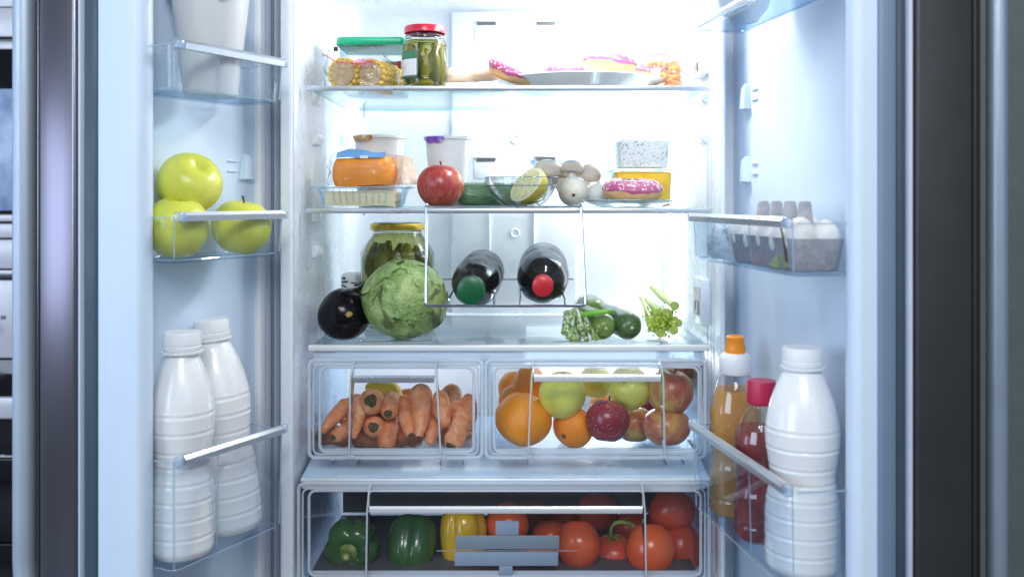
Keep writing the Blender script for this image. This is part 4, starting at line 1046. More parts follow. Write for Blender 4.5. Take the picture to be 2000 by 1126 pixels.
cel = fruit_mat('celery_green', [(0.3, (0.46, 0.58, 0.10)), (0.7, (0.70, 0.78, 0.30))], 0.4, 50, sc=(5, 5, .6), sss=0.15)
cel_leaf = fruit_mat('celery_leaf', [(0.3, (0.40, 0.56, 0.04)), (0.7, (0.62, 0.74, 0.12))], 0.5, 80, sss=0.15)
t = thing('celery', 'leafy yellow-green celery with cut stalks, right end of the glass shelf', 'celery', at(1290, 657, .04)); o0 = at(1290, 657, .04)
for k, (x0, y0, x1, y1, r, ya, yb_) in enumerate([(1250, 578, 1278, 632, 4, .16, .06), (1262, 584, 1295, 625, 5, .16, .06), (1275, 560, 1318, 597, 9, .2, .03), (1268, 590, 1302, 610, 8, .16, .03), (1285, 600, 1325, 630, 8, .16, .03), (1280, 610, 1316, 644, 9, .15, .03),
                                                  (1262, 600, 1272, 642, 6, .14, .05), (1275, 610, 1290, 650, 9, .14, .03), (1296, 568, 1322, 598, 3, .2, .04)]):
    a, b = at(x0, y0, ya)-o0, at(x1, y1, yb_)-o0; mid = a.lerp(b, .5)+Vector((0, 0, -0.003)); rm = W(r, .05)
    st = MB().tube([a, mid, b], [rm*0.9, rm, rm*1.1], 12, flat=0.6).build('stalk', cel, t, 50)
    dd = (b-mid).normalized()
    MB().lathe([(rm*1.05, 0.0), (rm*0.7, 0.0006), (0, 0.0002)], 12, Matrix.Translation(b+dd*.0004) @ basis(dd)).build('cut_end', cut, st)
mb = MB(); r_ = random.Random(2)
for k in range(620):
    p = at(1293+r_.gauss(0, 13), 628+r_.gauss(0, 12), .02+r_.uniform(0, .05))-o0
    s_ = r_.uniform(.0014, .0034); B = Matrix.Translation(p) @ basis((r_.uniform(-1, 1), r_.uniform(-1.2, .2), r_.uniform(-.4, 1)), r_.uniform(0, 6))
    pts = [(0, 0, 0)]+[(s_*(1+0.35*math.cos(3*a))*math.cos(a)*0.8, s_*(1+0.35*math.cos(3*a))*math.sin(a), 0.18*s_*math.sin(2*a)) for a in [2*PI*j/9 for j in range(9)]]
    mb.add(pts, [(0, 1+j, 1+(j+1) % 9) for j in range(9)], B)
lf = mb.build('leaf_cluster', cel_leaf, t, None); lf['kind'] = 'stuff'
# ------------------------------------------------------------------ lower glass shelf
apple(860, 364, 45, .060, apple_red, 'single red and yellow apple standing on the lower glass shelf by the wire hook', d=(0.06, 0.12, 1), roll=1.2, hgt=0.97)

# tray of sliced pale cheese with a block of orange cheese in a bag on it
Yt = 0.075
t = thing('cheese_tray', 'shallow clear tray of pale sliced cheese at the left of the lower shelf', 'food tray', (X(712, Yt), Yt, S2+0.001))
tw, th_ = W(164, Yt), Z(366, Yt)-S2-0.001
M0 = Matrix.Identity(4)
mb = MB(); tray(mb, tw, 0.11, th_, 0.014, 0.0016, 0.008, lip=0.006, n=6); mb.build('tub', plas, t, 40)
mb = MB(); frame = [(x, y, th_) for x, y in rr(tw+0.020, 0.12, 0.018)]; mb.tube(frame, 0.0022, 8, closed=True, flat=0.5); mb.build('flange', plas_edge, t)
mb = MB()
for k in range(9): mb.tube([(-tw/2+0.028+k*(tw-0.056)/8, -0.0555, th_-0.004), (-tw/2+0.030+k*(tw-0.060)/8, -0.050, 0.008)], 0.0011, 5)
mb.build('flute', plas_edge, t)
chs = fruit_mat('pale_cheese', [(0.3, (0.90, 0.76, 0.42)), (0.7, (0.93, 0.82, 0.55))], 0.5, 30, sss=0.1)
for k in range(8):
    z = 0.004+k*(th_-0.010)/8
    def sl(u, v, z=z, k=k):
        x = (u-0.5)*(tw-0.028-0.0012*(k % 3)); y = (v-0.5)*0.088
        return (x, y, z+0.0022+0.0026*math.sin(x*60+0.3)*(x > 0.0)*(x/0.06)+0.0006*noise.noise((x*90, y*60, k)))
    def slt(u, v, z=z, k=k): p = sl(u, v); return (p[0], p[1], p[2]-0.0030)
    mb = MB(); mb.grid(sl, 18, 6); mb.grid(slt, 18, 6)
    n0 = 108
    ring = [i*6 for i in range(18)]+[17*6+j for j in range(1, 6)]+[i*6+5 for i in range(16, -1, -1)]+[j for j in range(4, 0, -1)]
    mb.f += [(ring[q], ring[(q+1) % len(ring)], ring[(q+1) % len(ring)]+n0, ring[q]+n0) for q in range(len(ring))]
    mb.build('slice', chs, t, 40)
org = fruit_mat('orange_cheese', [(0.3, (0.86, 0.25, 0.005)), (0.7, (0.94, 0.34, 0.02))], 0.4, 25, bmp=0.2, bs=120, sss=0.1)
Yc = 0.075; zc0 = S2+th_+0.004
t = thing('cheese_block', 'block of deep orange cheese in a bag with a blue strip, on the cheese tray', 'cheese', (X(714, Yc), Yc, zc0))
cw, chh = W(122, Yc), Z(309, Yc)-zc0
mb = MB(); loops = []
for k in range(13):
    a = k/12; z = chh*a
    f = 1-0.10*abs(2*a-1)**3.0-0.05*(a > 0.5)*(a-0.5)
    loops.append([(x*f, y*f, z+0.002*math.sin(x*40)) for x, y in rr(cw, 0.085, 0.026, 7)])
loft(mb, loops); mb.build('block', org, t, 50)
# bag round it
def bagfn(wx, wy, hz, dy=0, sd=1, lean=0.0):
    def fn(u, v):
        a = 2*PI*u; z = hz*v
        e = 1.0-0.25*max(0, v-0.55)**1.2*2.0*(1)
        c, s_ = math.cos(a), math.sin(a)
        x = wx/2*abs(c)**0.5*(1 if c > 0 else -1); y = wy/2*abs(s_)**0.5*(1 if s_ > 0 else -1)*(1-0.85*max(0, (v-0.6)/0.4))
        n_ = noise.noise((x*50+sd, y*50, z*60))*0.006*(0.4+v)+0.003*noise.noise((x*160, y*160+sd, z*150))
        return (x*(1+0.02*v)+n_+lean*v*v, y+n_+dy*v, z+0.5*n_)
    return fn
mb = MB(); mb.grid(bagfn(cw*1.12, 0.095, chh*1.17, sd=3, lean=0.004), 60, 18, cu=True); mb.build('bag', film, t, 180)
bl = plain('blue_strip', (0.14, 0.34, 0.62), 0.35, 0.05)
def strip(u, v):
    x = (u-0.5)*cw*0.76-0.002; z = chh*0.99+0.0095*v*(1+0.6*math.sin(PI*min(u*1.4, 1)))
    return (x, -0.043+0.010*v+0.02*u*0, z+0.0006*math.sin(x*200))
mb = MB(); mb.grid(strip, 20, 4); mb.build('blue_strip', bl, t, 60)
MB().box((0.004, -0.0425, chh*1.01), (0.014, 0.0012, 0.005)).build('white_label', trim_white, t)
pale_o = clear('pale_orange_film', tint=(1.0, 0.86, 0.74), edge=(0.95, 0.7, 0.55), haze=0.38, body=(0.95, 0.55, 0.30), rough=0.15, wav=0.8, ws=80)
def tail(u, v):
    x = cw*0.5-0.004+0.030*u; z = chh*(1.10-0.10*u)*(1-v)+0.002
    return (x+0.012*v*u+0.003*noise.noise((u*6, v*6, 1)), 0.005-0.035*math.sin(PI*u)*(0.4+v*0.6)+0.004*noise.noise((u*9, v*9, 4)), z)
mb = MB(); mb.grid(tail, 14, 14); mb.build('bag_tail', pale_o, t, 180)

def cup(name, label, px, Y, r0, r1, z0, h, mat, lidmat, flapcol=None, group=None, rim=0.003, flap_px=None):
    t = thing(name, label, 'tub', (X(px, Y), Y, z0), group=group)
    pr = [(0, 0.003), (r0*0.9, 0.003), (r0*0.93, 0.0), (r0, 0.003), (r0*1.01, h*0.08), (r1*0.985, h*0.93), (r1, h-0.007)]
    MB().lathe(pr, 48).build('cup', mat, t, 40)
    MB().lathe([(r1+0.0005, h-0.007), (r1+rim, h-0.006), (r1+rim, h-0.001), (r1, h), (r1*0.95, h-0.001), (0, h-0.001)], 48).build('lid', lidmat, t, 40)
    if flapcol:
        def fn(u, v):
            a = math.radians(205+60*u); r = r1+rim+0.0008+0.0006*noise.noise((u*9, v*5, 2))
            dr = h-0.002-v*0.013*math.sin(PI*(0.1+0.8*u))*(1+0.25*math.sin(9*u))
            return (r*math.cos(a), r*math.sin(a), dr)
        MB().grid(fn, 20, 6).build('foil_flap', flapcol, t, 60)
    return t
purple = fruit_mat('purple_foil', [(0.35, (0.12, 0.03, 0.40)), (0.55, (0.20, 0.07, 0.52)), (0.75, (0.75, 0.72, 0.85))], 0.25, 120)
amber_foil = fruit_mat('amber_foil', [(0.35, (0.30, 0.13, 0.04)), (0.55, (0.65, 0.42, 0.18)), (0.7, (0.85, 0.84, 0.82))], 0.25, 110)
Yy = 0.16
cup('yogurt_cup', 'tall white yogurt cup with a purple foil flap, behind the apple', 875, Yy, W(34, Yy), W(44, Yy), S2+0.001, Z(268, Yy)-S2, plain('cup_white', (0.80, 0.84, 0.88), 0.3, 0.01, sss=0.2), tub_white, purple)
Yy = 0.20
cup('white_tub', 'low white tub with an amber foil edge, standing behind the orange cheese', 741, Yy, W(42, Yy), W(48, Yy), S2+0.001, Z(266, Yy)-S2, plain('cup_white', (0.80, 0.84, 0.88), 0.3, 0.01, sss=0.2), tub_white, amber_foil)

# cucumber in film
cuc = fruit_mat('cucumber_skin', [(0.3, (0.035, 0.13, 0.045)), (0.55, (0.12, 0.27, 0.11)), (0.75, (0.38, 0.52, 0.33))], 0.35, 30, sc=(6, 6, 1), dist=2.0, bmp=0.3)
Yk = 0.125; Rk = W(24, Yk)
t = thing('cucumber', 'film wrapped cucumber lying between the apple and the glass bowl', 'cucumber', (X(893, Yk), Yk-0.01, S2+Rk+0.001), rot=basis((1, 0.35, 0)).to_euler())
MB().lathe(smooth_prof([(0, 0), (Rk*0.5, Rk*0.1), (Rk*0.9, Rk*0.5), (Rk, Rk*1.2), (Rk, 0.10), (Rk*0.9, 0.13), (Rk*0.4, 0.142), (0, 0.143)], 3), 32).build('skin', cuc, t, 180)
mb = MB(); mb.lathe([(Rk*1.04, 0.004), (Rk*1.05, 0.03), (Rk*1.05, 0.09), (Rk*1.03, 0.13), (Rk*0.6, 0.147)], 40); mb.v = [tuple(Vector(v)+Vector(v).normalized()*0.0012*noise.noise(Vector(v)*130)) for v in mb.v]
mb.build('film', film, t, 180)

# glass bowl with half a lemon
Yb_ = 0.080; Rb = W(73, Yb_); hb = Z(347, Yb_)-S2
t = thing('glass_bowl', 'small clear glass bowl in the middle of the lower shelf', 'bowl', (X(1019, Yb_), Yb_, S2+0.001))
pr = smooth_prof([(0, 0.004), (Rb*0.40, 0.002), (Rb*0.44, 0), (Rb*0.50, 0.004), (Rb*0.68, hb*0.22), (Rb*0.84, hb*0.50), (Rb*0.90, hb*0.68)], 4)
pr += [(Rb*0.96, hb*0.70), (Rb*1.0, hb*0.72), (Rb*1.0, hb*0.985), (Rb*0.985, hb), (Rb*0.955, hb*0.99)]
pr2 = [(Rb*0.94, hb*0.72), (Rb*0.86, hb*0.64), (Rb*0.78, hb*0.50), (Rb*0.62, hb*0.26), (Rb*0.42, hb*0.14), (0, hb*0.10)]
MB().lathe(pr+pr2, 64).build('glass', bowl_glass, t, 50)
for z, r in ((hb*0.72, Rb*1.0), (hb*0.985, Rb*0.995), (0.002, Rb*0.46)):
    MB().tube([(r*math.cos(2*PI*k/48), r*math.sin(2*PI*k/48), z) for k in range(48)], 0.0009, 6, closed=True).build('rim', ge, t, 180)
c0 = at(1029, 361, Yb_); Rl = W(38, Yb_)
t = thing('lemon_half', 'cut half lemon leaning in the glass bowl, its pale pulp facing up left', 'lemon', c0, rot=basis((-0.72, -0.42, 0.55)).to_euler())
prof = smooth_prof([(0, -Rl*1.22), (Rl*0.16, -Rl*1.18), (Rl*0.28, -Rl*1.02), (Rl*0.62, -Rl*0.80), (Rl*0.90, -Rl*0.42), (Rl, 0), (Rl*0.985, Rl*0.03)], 3)
sq = Matrix.Diagonal((1.30, 1.05, 1.0, 1.0))
MB().lathe(prof, 40, sq).build('rind', lemon_skin, t, 180)
MB().lathe([(Rl*0.985, Rl*0.03), (Rl*0.93, Rl*0.045), (0, Rl*0.045)], 40, sq).build('pith', plain('lemon_pith', (0.86, 0.84, 0.66), 0.5, 0.03), t)
pulp = fruit_mat('lemon_pulp', [(0.3, (0.66, 0.60, 0.22)), (0.7, (0.82, 0.78, 0.42))], 0.25, 90, sss=0.2)
for k in range(9):
    a0, a1 = 2*PI*(k+0.07)/9, 2*PI*(k+0.93)/9
    top = [(Rl*0.10*math.cos((a0+a1)/2), Rl*0.10*math.sin((a0+a1)/2))]+[(Rl*0.84*math.cos(a0+(a1-a0)*j/5), Rl*0.84*math.sin(a0+(a1-a0)*j/5)) for j in range(6)]
    mb = MB(); loft(mb, [[(x, y, Rl*0.04) for x, y in top], [(x*0.99, y*0.99, Rl*0.075) for x, y in top]], M=sq); mb.build('segment', pulp, t, 40)

# mushrooms and onions in a clear tray
Ym = 0.165
t = thing('mushroom_tray', 'tall clear tray of mushrooms and white onions behind the glass bowl', 'food tray', (X(1114, Ym), Ym, S2+0.001))
mw, mh = W(146, Ym), Z(318, Ym)-S2
mb = MB(); tray(mb, mw, 0.11, mh, 0.012, 0.0014, 0.008, lip=0.004); mb.build('tub', plas, t, 40)
mb = MB(); mb.tube([(x, y, mh) for x, y in rr(mw+0.01, 0.118, 0.014)], 0.0018, 6, closed=True); mb.build('flange', plas_edge, t)
mush = fruit_mat('mushroom_cap', [(0.3, (0.55, 0.42, 0.32)), (0.7, (0.80, 0.72, 0.62))], 0.5, 25, sss=0.1)
oni = fruit_mat('white_onion_skin', [(0.3, (0.80, 0.76, 0.66)), (0.7, (0.88, 0.87, 0.82))], 0.35, 20, sc=(10, 10, 1), sss=0.15)
def mushroom(px, py, rpx, Y, label, d=(0, -0.2, 1)):
    R = W(rpx, Y); t = thing('mushroom', label, 'mushroom', at(px, py, Y), group='mushrooms in the clear tray', rot=basis(d).to_euler())
    MB().lathe(smooth_prof([(0, R*0.8), (R*0.5, R*0.72), (R*0.88, R*0.38), (R, -R*0.05), (R*0.92, -R*0.28), (R*0.7, -R*0.30), (R*0.4, -R*0.16), (0, -R*0.12)], 3), 32).build('cap', mush, t, 180)
    MB().lathe([(R*0.36, -R*0.14), (R*0.33, -R*0.6), (R*0.36, -R*0.95), (R*0.2, -R*1.0), (0, -R*1.0)], 20).build('stem', oni, t, 50)
mushroom(1069, 333, 27, .15, 'brown-white mushroom top left in the clear tray, next to the lemon tip')
mushroom(1118, 333, 25, .15, 'mushroom top middle of the clear tray', (0.1, 0.3, 1))
mushroom(1152, 340, 23, .155, 'mushroom top right in the clear tray, half sunk', (0.3, -0.5, 1))
mushroom(1090, 352, 22, .18, 'mushroom in the second layer behind the white onion', (-0.3, -0.5, 1))
def onion_bulb(px, py, rpx, Y, label, d):
    R = W(rpx, Y); t = thing('white_onion', label, 'onion', at(px, py, Y), group='white onions in the clear tray', rot=basis(d).to_euler())
    MB().lathe(smooth_prof([(0, -R*0.92), (R*0.12, -R*0.93), (R*0.5, -R*0.80), (R*0.9, -R*0.38), (R, R*0.05), (R*0.86, R*0.5), (R*0.5, R*0.80), (R*0.2, R*0.95), (R*0.1, R*1.15), (0, R*1.15)], 3), 32, mod=lambda a, z: 1+0.01*math.cos(9*a)).build('bulb', oni, t, 180)
    MB().lathe([(R*0.12, -R*0.92), (R*0.09, -R*0.97), (0, -R*0.98)], 10).build('root_end', stem_brown, t)
onion_bulb(1120, 374, 30, .130, 'white onion lowest in the clear tray, brown root end facing out', (0.05, 0.95, 0.25))
onion_bulb(1168, 380, 24, .140, 'white onion at the tray corner behind the donut', (0.1, 0.2, 1))

# salad and mango pots with a donut on a small plate before them
def pot(name, label, px0, px1, py0, py1, Y, z0, dep, fillmat, fillh, lidh=0.006, group='clear pots stacked at the right'):
    cxp = X((px0+px1)/2, Y); w_ = W(px1-px0, Y); h = Z(py0, Y)-z0
    t = thing(name, label, 'food pot', (cxp, Y, z0), group=group)
    mb = MB(); tray(mb, w_-0.006, dep, h-0.003, 0.012, 0.0014, 0.005, lip=0.003, n=6); mb.build('tub', plas, t, 40)
    mb = MB(); loops = [[(x*f, y*f, z) for x, y in rr(w_+0.002, dep+0.008, 0.014, 6)] for f, z in ((1, h-0.004), (1, h), (0.93, h+0.001), (0.91, h-0.002))]
    loft(mb, loops, cap0=False); mb.build('lid', plas, t, 40)
    mb = MB(); mb.tube([(x, y, h-0.001) for x, y in rr(w_+0.002, dep+0.008, 0.014, 6)], 0.0016, 6, closed=True); mb.build('lid_rim', plas_edge, t)
    mb = MB(); nlo = 9; loops = []
    for k in range(nlo):
        z = 0.003+(h*fillh-0.003)*k/(nlo-1)
        f = 0.90+0.05*k/(nlo-1)
        loops.append([(x*f, y*f, z+(0.0025*noise.noise((x*80, y*80, 3)) if k > 5 else 0)) for x, y in rr(w_-0.008, dep-0.004, 0.011, 8)])
    loft(mb, loops); mb.build('filling', fillmat, t, 60)
    return t
m, nt, b, o = nodes('herb_cream'); setp(b, rough=0.45)
v = coord(nt); vo = nt.nodes.new('ShaderNodeTexVoronoi'); vo.inputs['Scale'].default_value = 190; nt.links.new(nt.nodes['Mapping'].outputs[0], vo.inputs['Vector'])
cc = mixc(nt, ramp(nt, vo.outputs['Distance'], [(0.22, 1.0), (0.34, 0.0)]), (0.86, 0.87, 0.82), mixc(nt, nz(nt, 130, 2), (0.10, 0.15, 0.07), (0.50, 0.50, 0.34)))
cc = mixc(nt, ramp(nt, nz(nt, 60, 3), [(0.40, 0.0), (0.62, 0.9)]), cc, (0.88, 0.89, 0.85))
nt.links.new(cc, b.inputs['Base Color']); bump(nt, b, vo.outputs['Distance'], 0.6, 0.002); herb = m
mango = fruit_mat('mango_puree', [(0.35, (0.96, 0.56, 0.01)), (0.6, (0.97, 0.64, 0.03)), (0.8, (0.9, 0.8, 0.5))], 0.3, 40, sss=0.1)
Yp_ = 0.135
pot('mango_pot', 'clear pot of yellow mango behind the donut, lower of the two stacked pots', 1190, 1312, 333, 400, Yp_, S2+0.001, 0.10, mango, 0.93)
zm = Z(333, Yp_)+0.002
pot('herb_cream_pot', 'clear pot of white cream flecked with herbs, stacked on the mango pot', 1197, 1308, 266, 330, Yp_, zm, 0.09, herb, 0.84)

icing = plain('pink_icing', (0.42, 0.085, 0.20), 0.30, 0.06, coat=0.3)
dough = fruit_mat('donut_dough', [(0.3, (0.52, 0.29, 0.11)), (0.7, (0.68, 0.45, 0.22))], 0.6, 30, bmp=0.5, bs=260, sss=0.1)
sprk = plain('white_sprinkle', (0.85, 0.80, 0.84), 0.4, 0.03)
def donut(px, py, rpx, Y, label, d=(0, -0.08, 1), roll=0.0, pos=None, group='pink iced donuts', nsp=320):
    R = W(rpx, Y); r = R*0.40; Rc = R-r; hz = 0.86
    t = thing('donut', label, 'donut', pos or at(px, py, Y), group=group, rot=basis(d, roll).to_euler())
    def fn(u, v, k=1.0, lo=0.0, hi=1.0):
        a = 2*PI*u; b_ = 2*PI*(lo+(hi-lo)*v)
        q = r*k*(1+0.015*noise.noise((math.cos(a)*2, math.sin(a)*2, b_)))
        return ((Rc+q*math.cos(b_))*math.cos(a), (Rc+q*math.cos(b_))*math.sin(a), q*hz*math.sin(b_))
    MB().grid(lambda u, v: fn(u, v), 44, 20, cu=True, cv=True).build('dough', dough, t, 180)
    def ic(u, v):
        a = 2*PI*u
        e = 0.045*noise.noise((math.cos(a)*2.5+roll, math.sin(a)*2.5, 5))+0.02*noise.noise((math.cos(a)*7, math.sin(a)*7, 8+roll))
        lo, hi = -0.005+e, 0.52-e*0.6
        tt = lo+(hi-lo)*v; rim = min(v, 1-v)
        kk = 1.0+0.055*min(1, rim/0.05)
        return fn(u, 0, kk, tt, tt)
    MB().grid(ic, 60, 18, cu=True).build('icing', icing, t, 180)
    r_ = random.Random(int(px*7+py)); mb = MB()
    for k in range(nsp):
        u, tt = r_.random(), r_.uniform(0.03, 0.40)
        p = Vector(fn(u, 0, 1.075, tt, tt)); p2 = Vector(fn(u+0.003, 0, 1.075, tt, tt)); p3 = Vector(fn(u, 0, 1.075, tt+0.01, tt+0.01))
        e1 = (p2-p).normalized(); e2 = (p3-p).normalized(); an = r_.uniform(0, PI); dd = e1*math.cos(an)+e2*math.sin(an)
        L = 0.0036; mb.tube([p-dd*L*0.5, p+dd*L*0.5], 0.00068, 4)
    s = mb.build('sprinkles', sprk, t, 60); s['kind'] = 'stuff'
    return t
porc = plain('pale_blue_porcelain', (0.88, 0.91, 0.93), 0.16, 0.01, coat=0.5)
Ydp = 0.060
t = thing('small_plate', 'small pale plate under the single donut on the lower shelf', 'plate', (X(1230, Ydp), Ydp+0.02, S2+0.001))
Rp = W(91, Ydp+0.02); hp_ = Z(391, Ydp+0.02)-S2
MB().lathe(smooth_prof([(0, 0.002), (Rp*0.55, 0.001), (Rp*0.60, 0), (Rp*0.64, 0.002), (Rp*0.85, hp_*0.5), (Rp, hp_*0.95), (Rp*1.0, hp_), (Rp*0.97, hp_), (Rp*0.82, hp_*0.62), (Rp*0.6, hp_*0.35), (0, hp_*0.32)], 2), 64).build('plate', clear('glass_plate_pale', tint=(0.80, 0.88, 0.92), edge=(0.35, 0.45, 0.52), haze=0.35, body=(0.75, 0.83, 0.9), refl=1.6), t, 60)
donut(1235, 372, 58, .065, 'pink donut alone on the small plate in front of the stacked pots', d=(0.02, -0.10, 1), nsp=420)

# ------------------------------------------------------------------ upper glass shelf
# plate with donuts
Ypl = 0.175; Rp = W(162, Ypl); zpl = S1+0.001; hp_ = 0.027
t = thing('large_plate', 'large pale blue plate of donuts on the upper glass shelf', 'plate', (X(1133, Ypl), Ypl, zpl))
MB().lathe(smooth_prof([(0, 0.002), (Rp*0.50, 0.001), (Rp*0.54, 0), (Rp*0.57, 0.002), (Rp*0.72, hp_*0.32), (Rp*0.9, hp_*0.75), (Rp*0.995, hp_*0.97), (Rp, hp_), (Rp*0.98, hp_*1.01), (Rp*0.85, hp_*0.75), (Rp*0.66, hp_*0.30), (Rp*0.5, 0.005), (0, 0.005)], 3), 80).build('plate', porc, t, 60)
donut(1190, 124, 53, .130, 'pink donut on top at the middle of the large plate, dough side showing', d=(0.10, -0.05, 1), roll=1, nsp=420)
donut(1003, 139, 51, .115, 'pink donut leaning on the left rim of the large plate', d=(0.30, -0.30, 0.9), roll=2, nsp=420)
donut(1105, 143, 42, .200, 'pink donut low on the large plate, only its top showing', d=(0, 0, 1), roll=3)
donut(1266, 143, 40, .200, 'pink donut at the right of the large plate, before the orange jar', d=(0.2, -0.1, 1), roll=4)

# corn cobs in a bag
kern = fruit_mat('corn_kernel', [(0.3, (0.86, 0.52, 0.03)), (0.7, (0.90, 0.64, 0.08))], 0.35, 60, sss=0.15)
cobm = fruit_mat('cob_pith', [(0.3, (0.40, 0.27, 0.12)), (0.55, (0.60, 0.44, 0.24)), (0.75, (0.76, 0.66, 0.46))], 0.7, 90, bmp=0.6)
def cob(px, py, rpx, Y, d, L, label, core=True):
    R = W(rpx, Y); t = thing('corn_cob', label, 'corn cob', at(px, py, Y), group='corn cobs in the plastic bag', rot=basis(d).to_euler())
    MB().lathe([(0, -0.0004), (R*0.18, -0.001), (R*0.3, 0.0010), (R*0.72, -0.0006), (R*0.80, 0.0015), (R*0.80, L), (0, L)], 30, mod=lambda a, z: 1+0.03*math.cos(12*a)).build('cob_core', cobm, t, 50)
    mb = MB(); nr = max(4, int(L/0.0065))
    for i in range(nr):
        for k in range(15):
            a = 2*PI*(k+0.25*(i % 2))/15; z = 0.004+i*0.0065
            c = Vector((R*0.88*math.cos(a), R*0.88*math.sin(a), z))
            kb = blob(1, 1, 1, 1, nu=7, nv=5)
            B = Matrix.Translation(c) @ Matrix.Rotation(a, 4, 'Z') @ Matrix.Diagonal((R*0.17, R*0.20, 0.0038, 1))
            mb.add(kb.v, kb.f, B)
    s = mb.build('kernels', kern, t, 180); s['kind'] = 'stuff'
cob(669, 143, 31, .045, (0.12, 1, 0.02), 0.09, 'left corn cob in the bag, pale cut face turned to the front')
cob(722, 146, 31, .040, (0.30, 1, 0.02), 0.09, 'right corn cob in the bag, next to the pickle jar')
t = thing('plastic_bag', 'crinkled clear plastic bag with a red band around the corn cobs', 'bag', (X(708, .08), .08, S1+0.001))
bw = W(143, .06)
def bag(u, v):
    a = 2*PI*u; c, s_ = math.cos(a), math.sin(a); z = 0.062*v
    f = 1.0 if v < 0.6 else 1.0-0.9*(v-0.6)/0.4*(0.6+0.4*s_)
    x = bw/2*abs(c)**0.55*(1 if c > 0 else -1)*(1.0 if v < 0.55 else 1-(v-0.55)*0.9*(1 if c > 0 else 0.15)); y = 0.052*abs(s_)**0.6*(1 if s_ > 0 else -1)*f
    n_ = 0.0035*noise.noise((x*70, y*70, z*90))+0.0018*noise.noise((x*220, y*220, z*200))
    return (x+n_, y+n_, max(0.0005, z+(n_ if v > 0.1 else 0)+(0.014*max(0, -c)*max(0, v-0.8)*3)))
MB().grid(bag, 90, 26, cu=True).build('film', film, t, 180)
red_b = plain('red_band', (0.72, 0.10, 0.10), 0.3, 0.06)
def band(u, v):
    x = -bw/2+0.004+u*0.088; zt = 0.0475+0.006*math.sin(u*6+2.0)-0.012*u*u+0.005*math.cos(u*13)*0.3
    return (x, -0.0545-0.001*math.sin(u*20)+0.004*u, zt+0.0022*v)
MB().grid(band, 40, 3).build('red_band', red_b, t, 60)
def pink(u, v):
    return (-bw/2+0.052+0.036*u, -0.050+0.004*u, 0.038+0.012*v*math.sin(PI*(0.15+0.7*u))+0.002*noise.noise((u*8, v*8, 0)))
MB().grid(pink, 14, 8).build('pink_print', clear('pink_film', tint=(0.95, 0.6, 0.72), haze=0.5, body=(0.85, 0.35, 0.5), rough=0.1, wav=0.8, ws=90), t, 180)
MB().rbox((X(656, .03)-X(708, .08), -0.050, Z(97, .03)-S1), (0.0075, 0.001, 0.0075), 0.0003, M=None).build('black_mark', plain('black_print', (0.01, 0.01, 0.02), 0.4), t)

# green lidded box of berries
Yg = 0.165
zt_ = Z(84, Yg)
t = thing('berry_box', 'clear box of dark berries with a bright green lid behind the corn', 'food box', (X(735, Yg), Yg, S1+0.001))
gw = W(136, Yg); gh = zt_-S1-0.001
mb = MB(); tray(mb, gw-0.008, 0.12, gh-0.012, 0.014, 0.0016, 0.004, n=6); mb.build('tub', plas, t, 40)
mb = MB(); loops = [[(x*f, y*f, z) for x, y in rr(gw, 0.13, 0.016, 6)] for f, z in ((0.985, gh-0.0135), (1, gh-0.012), (1, gh-0.004), (0.98, gh), (0.9, gh), (0.88, gh-0.0015))]
loft(mb, loops); mb.build('lid', plain('green_lid', (0.015, 0.48, 0.26), 0.3, 0.03), t, 50)
bery = fruit_mat('berry_dark', [(0.3, (0.05, 0.008, 0.015)), (0.7, (0.20, 0.015, 0.04))], 0.3, 70, coat=0.3)
mb = MB(); loops = []
for k in range(6):
    f = 0.93; z = 0.003+(gh*0.50)*k/5
    loops.append([(x*f, y*f, z+(0.004*noise.noise((x*60, y*60, 2))+0.006*(x > 0) if k == 5 else 0)) for x, y in rr(gw-0.012, 0.112, 0.012, 9)])
loft(mb, loops); mb.build('berries', bery, t, 50)

# pickle jar with red lid
Yj = 0.070; Rj = W(45, Yj); zb = S1+0.001; H = Z(53, Yj)-zb; rn = W(38, Yj)
t = thing('pickle_jar', 'glass jar of gherkins with a red lid and green label on the upper shelf', 'jar', (X(830, Yj), Yj, zb), group='pickle jars')
prof = [(0, 0.002), (Rj*0.86, 0.0), (Rj*0.97, 0.006), (Rj, 0.016), (Rj*0.975, 0.022), (Rj*0.99, 0.028), (Rj*0.99, H*0.66), (Rj*0.99, H*0.70), (Rj*0.90, H*0.77), (rn*0.98, H*0.80), (rn*0.98, H*0.86)]
MB().lathe(smooth_prof(prof, 3), 48).build('glass', jar_glass, t, 180)
MB().lathe([(0, 0.004), (Rj*0.90, 0.004), (Rj*0.93, 0.012), (Rj*0.95, H*0.70), (Rj*0.86, H*0.765), (0, H*0.768)], 40).build('brine', brine, t, 60)
for k, (x, y, x2, y2, z0_, z1_, r, m_) in enumerate([(0.1, -0.62, 0.15, -0.6, .012, .055, .009, pickle_b), (0.55, -0.45, 0.45, -0.5, .012, .070, .0115, pickle), (-0.15, -0.55, -0.1, -0.5, .034, .080, .0105, pickle),
        (-0.65, -0.2, -0.6, -0.2, .010, .074, .010, pickle), (0.7, 0.1, 0.65, 0.1, .010, .074, .010, pickle), (0, 0.2, 0, 0.2, .010, .074, .012, pickle), (-0.4, 0.5, -0.4, 0.5, .010, .07, .011, pickle_b),
        (0.4, 0.55, 0.4, 0.5, .01, .076, .011, pickle), (-0.5, -0.55, 0.4, -0.6, .008, .010, .007, pickle_b), (-0.3, -0.5, -0.65, -0.3, .062, .078, .008, pickle_b), (0.3, -0.4, 0.7, -0.2, .074, .070, .008, pickle_b)]):
    gherkin(t, (x*Rj, y*Rj, z0_), (x2*Rj, y2*Rj, z1_), r, m_, k)
for z_ in (H*0.80, H*0.84): MB().tube([(rn*0.985*math.cos(2*PI*k/40), rn*0.985*math.sin(2*PI*k/40), z_) for k in range(40)], 0.0011, 6, closed=True).build('thread', ge, t, 180)
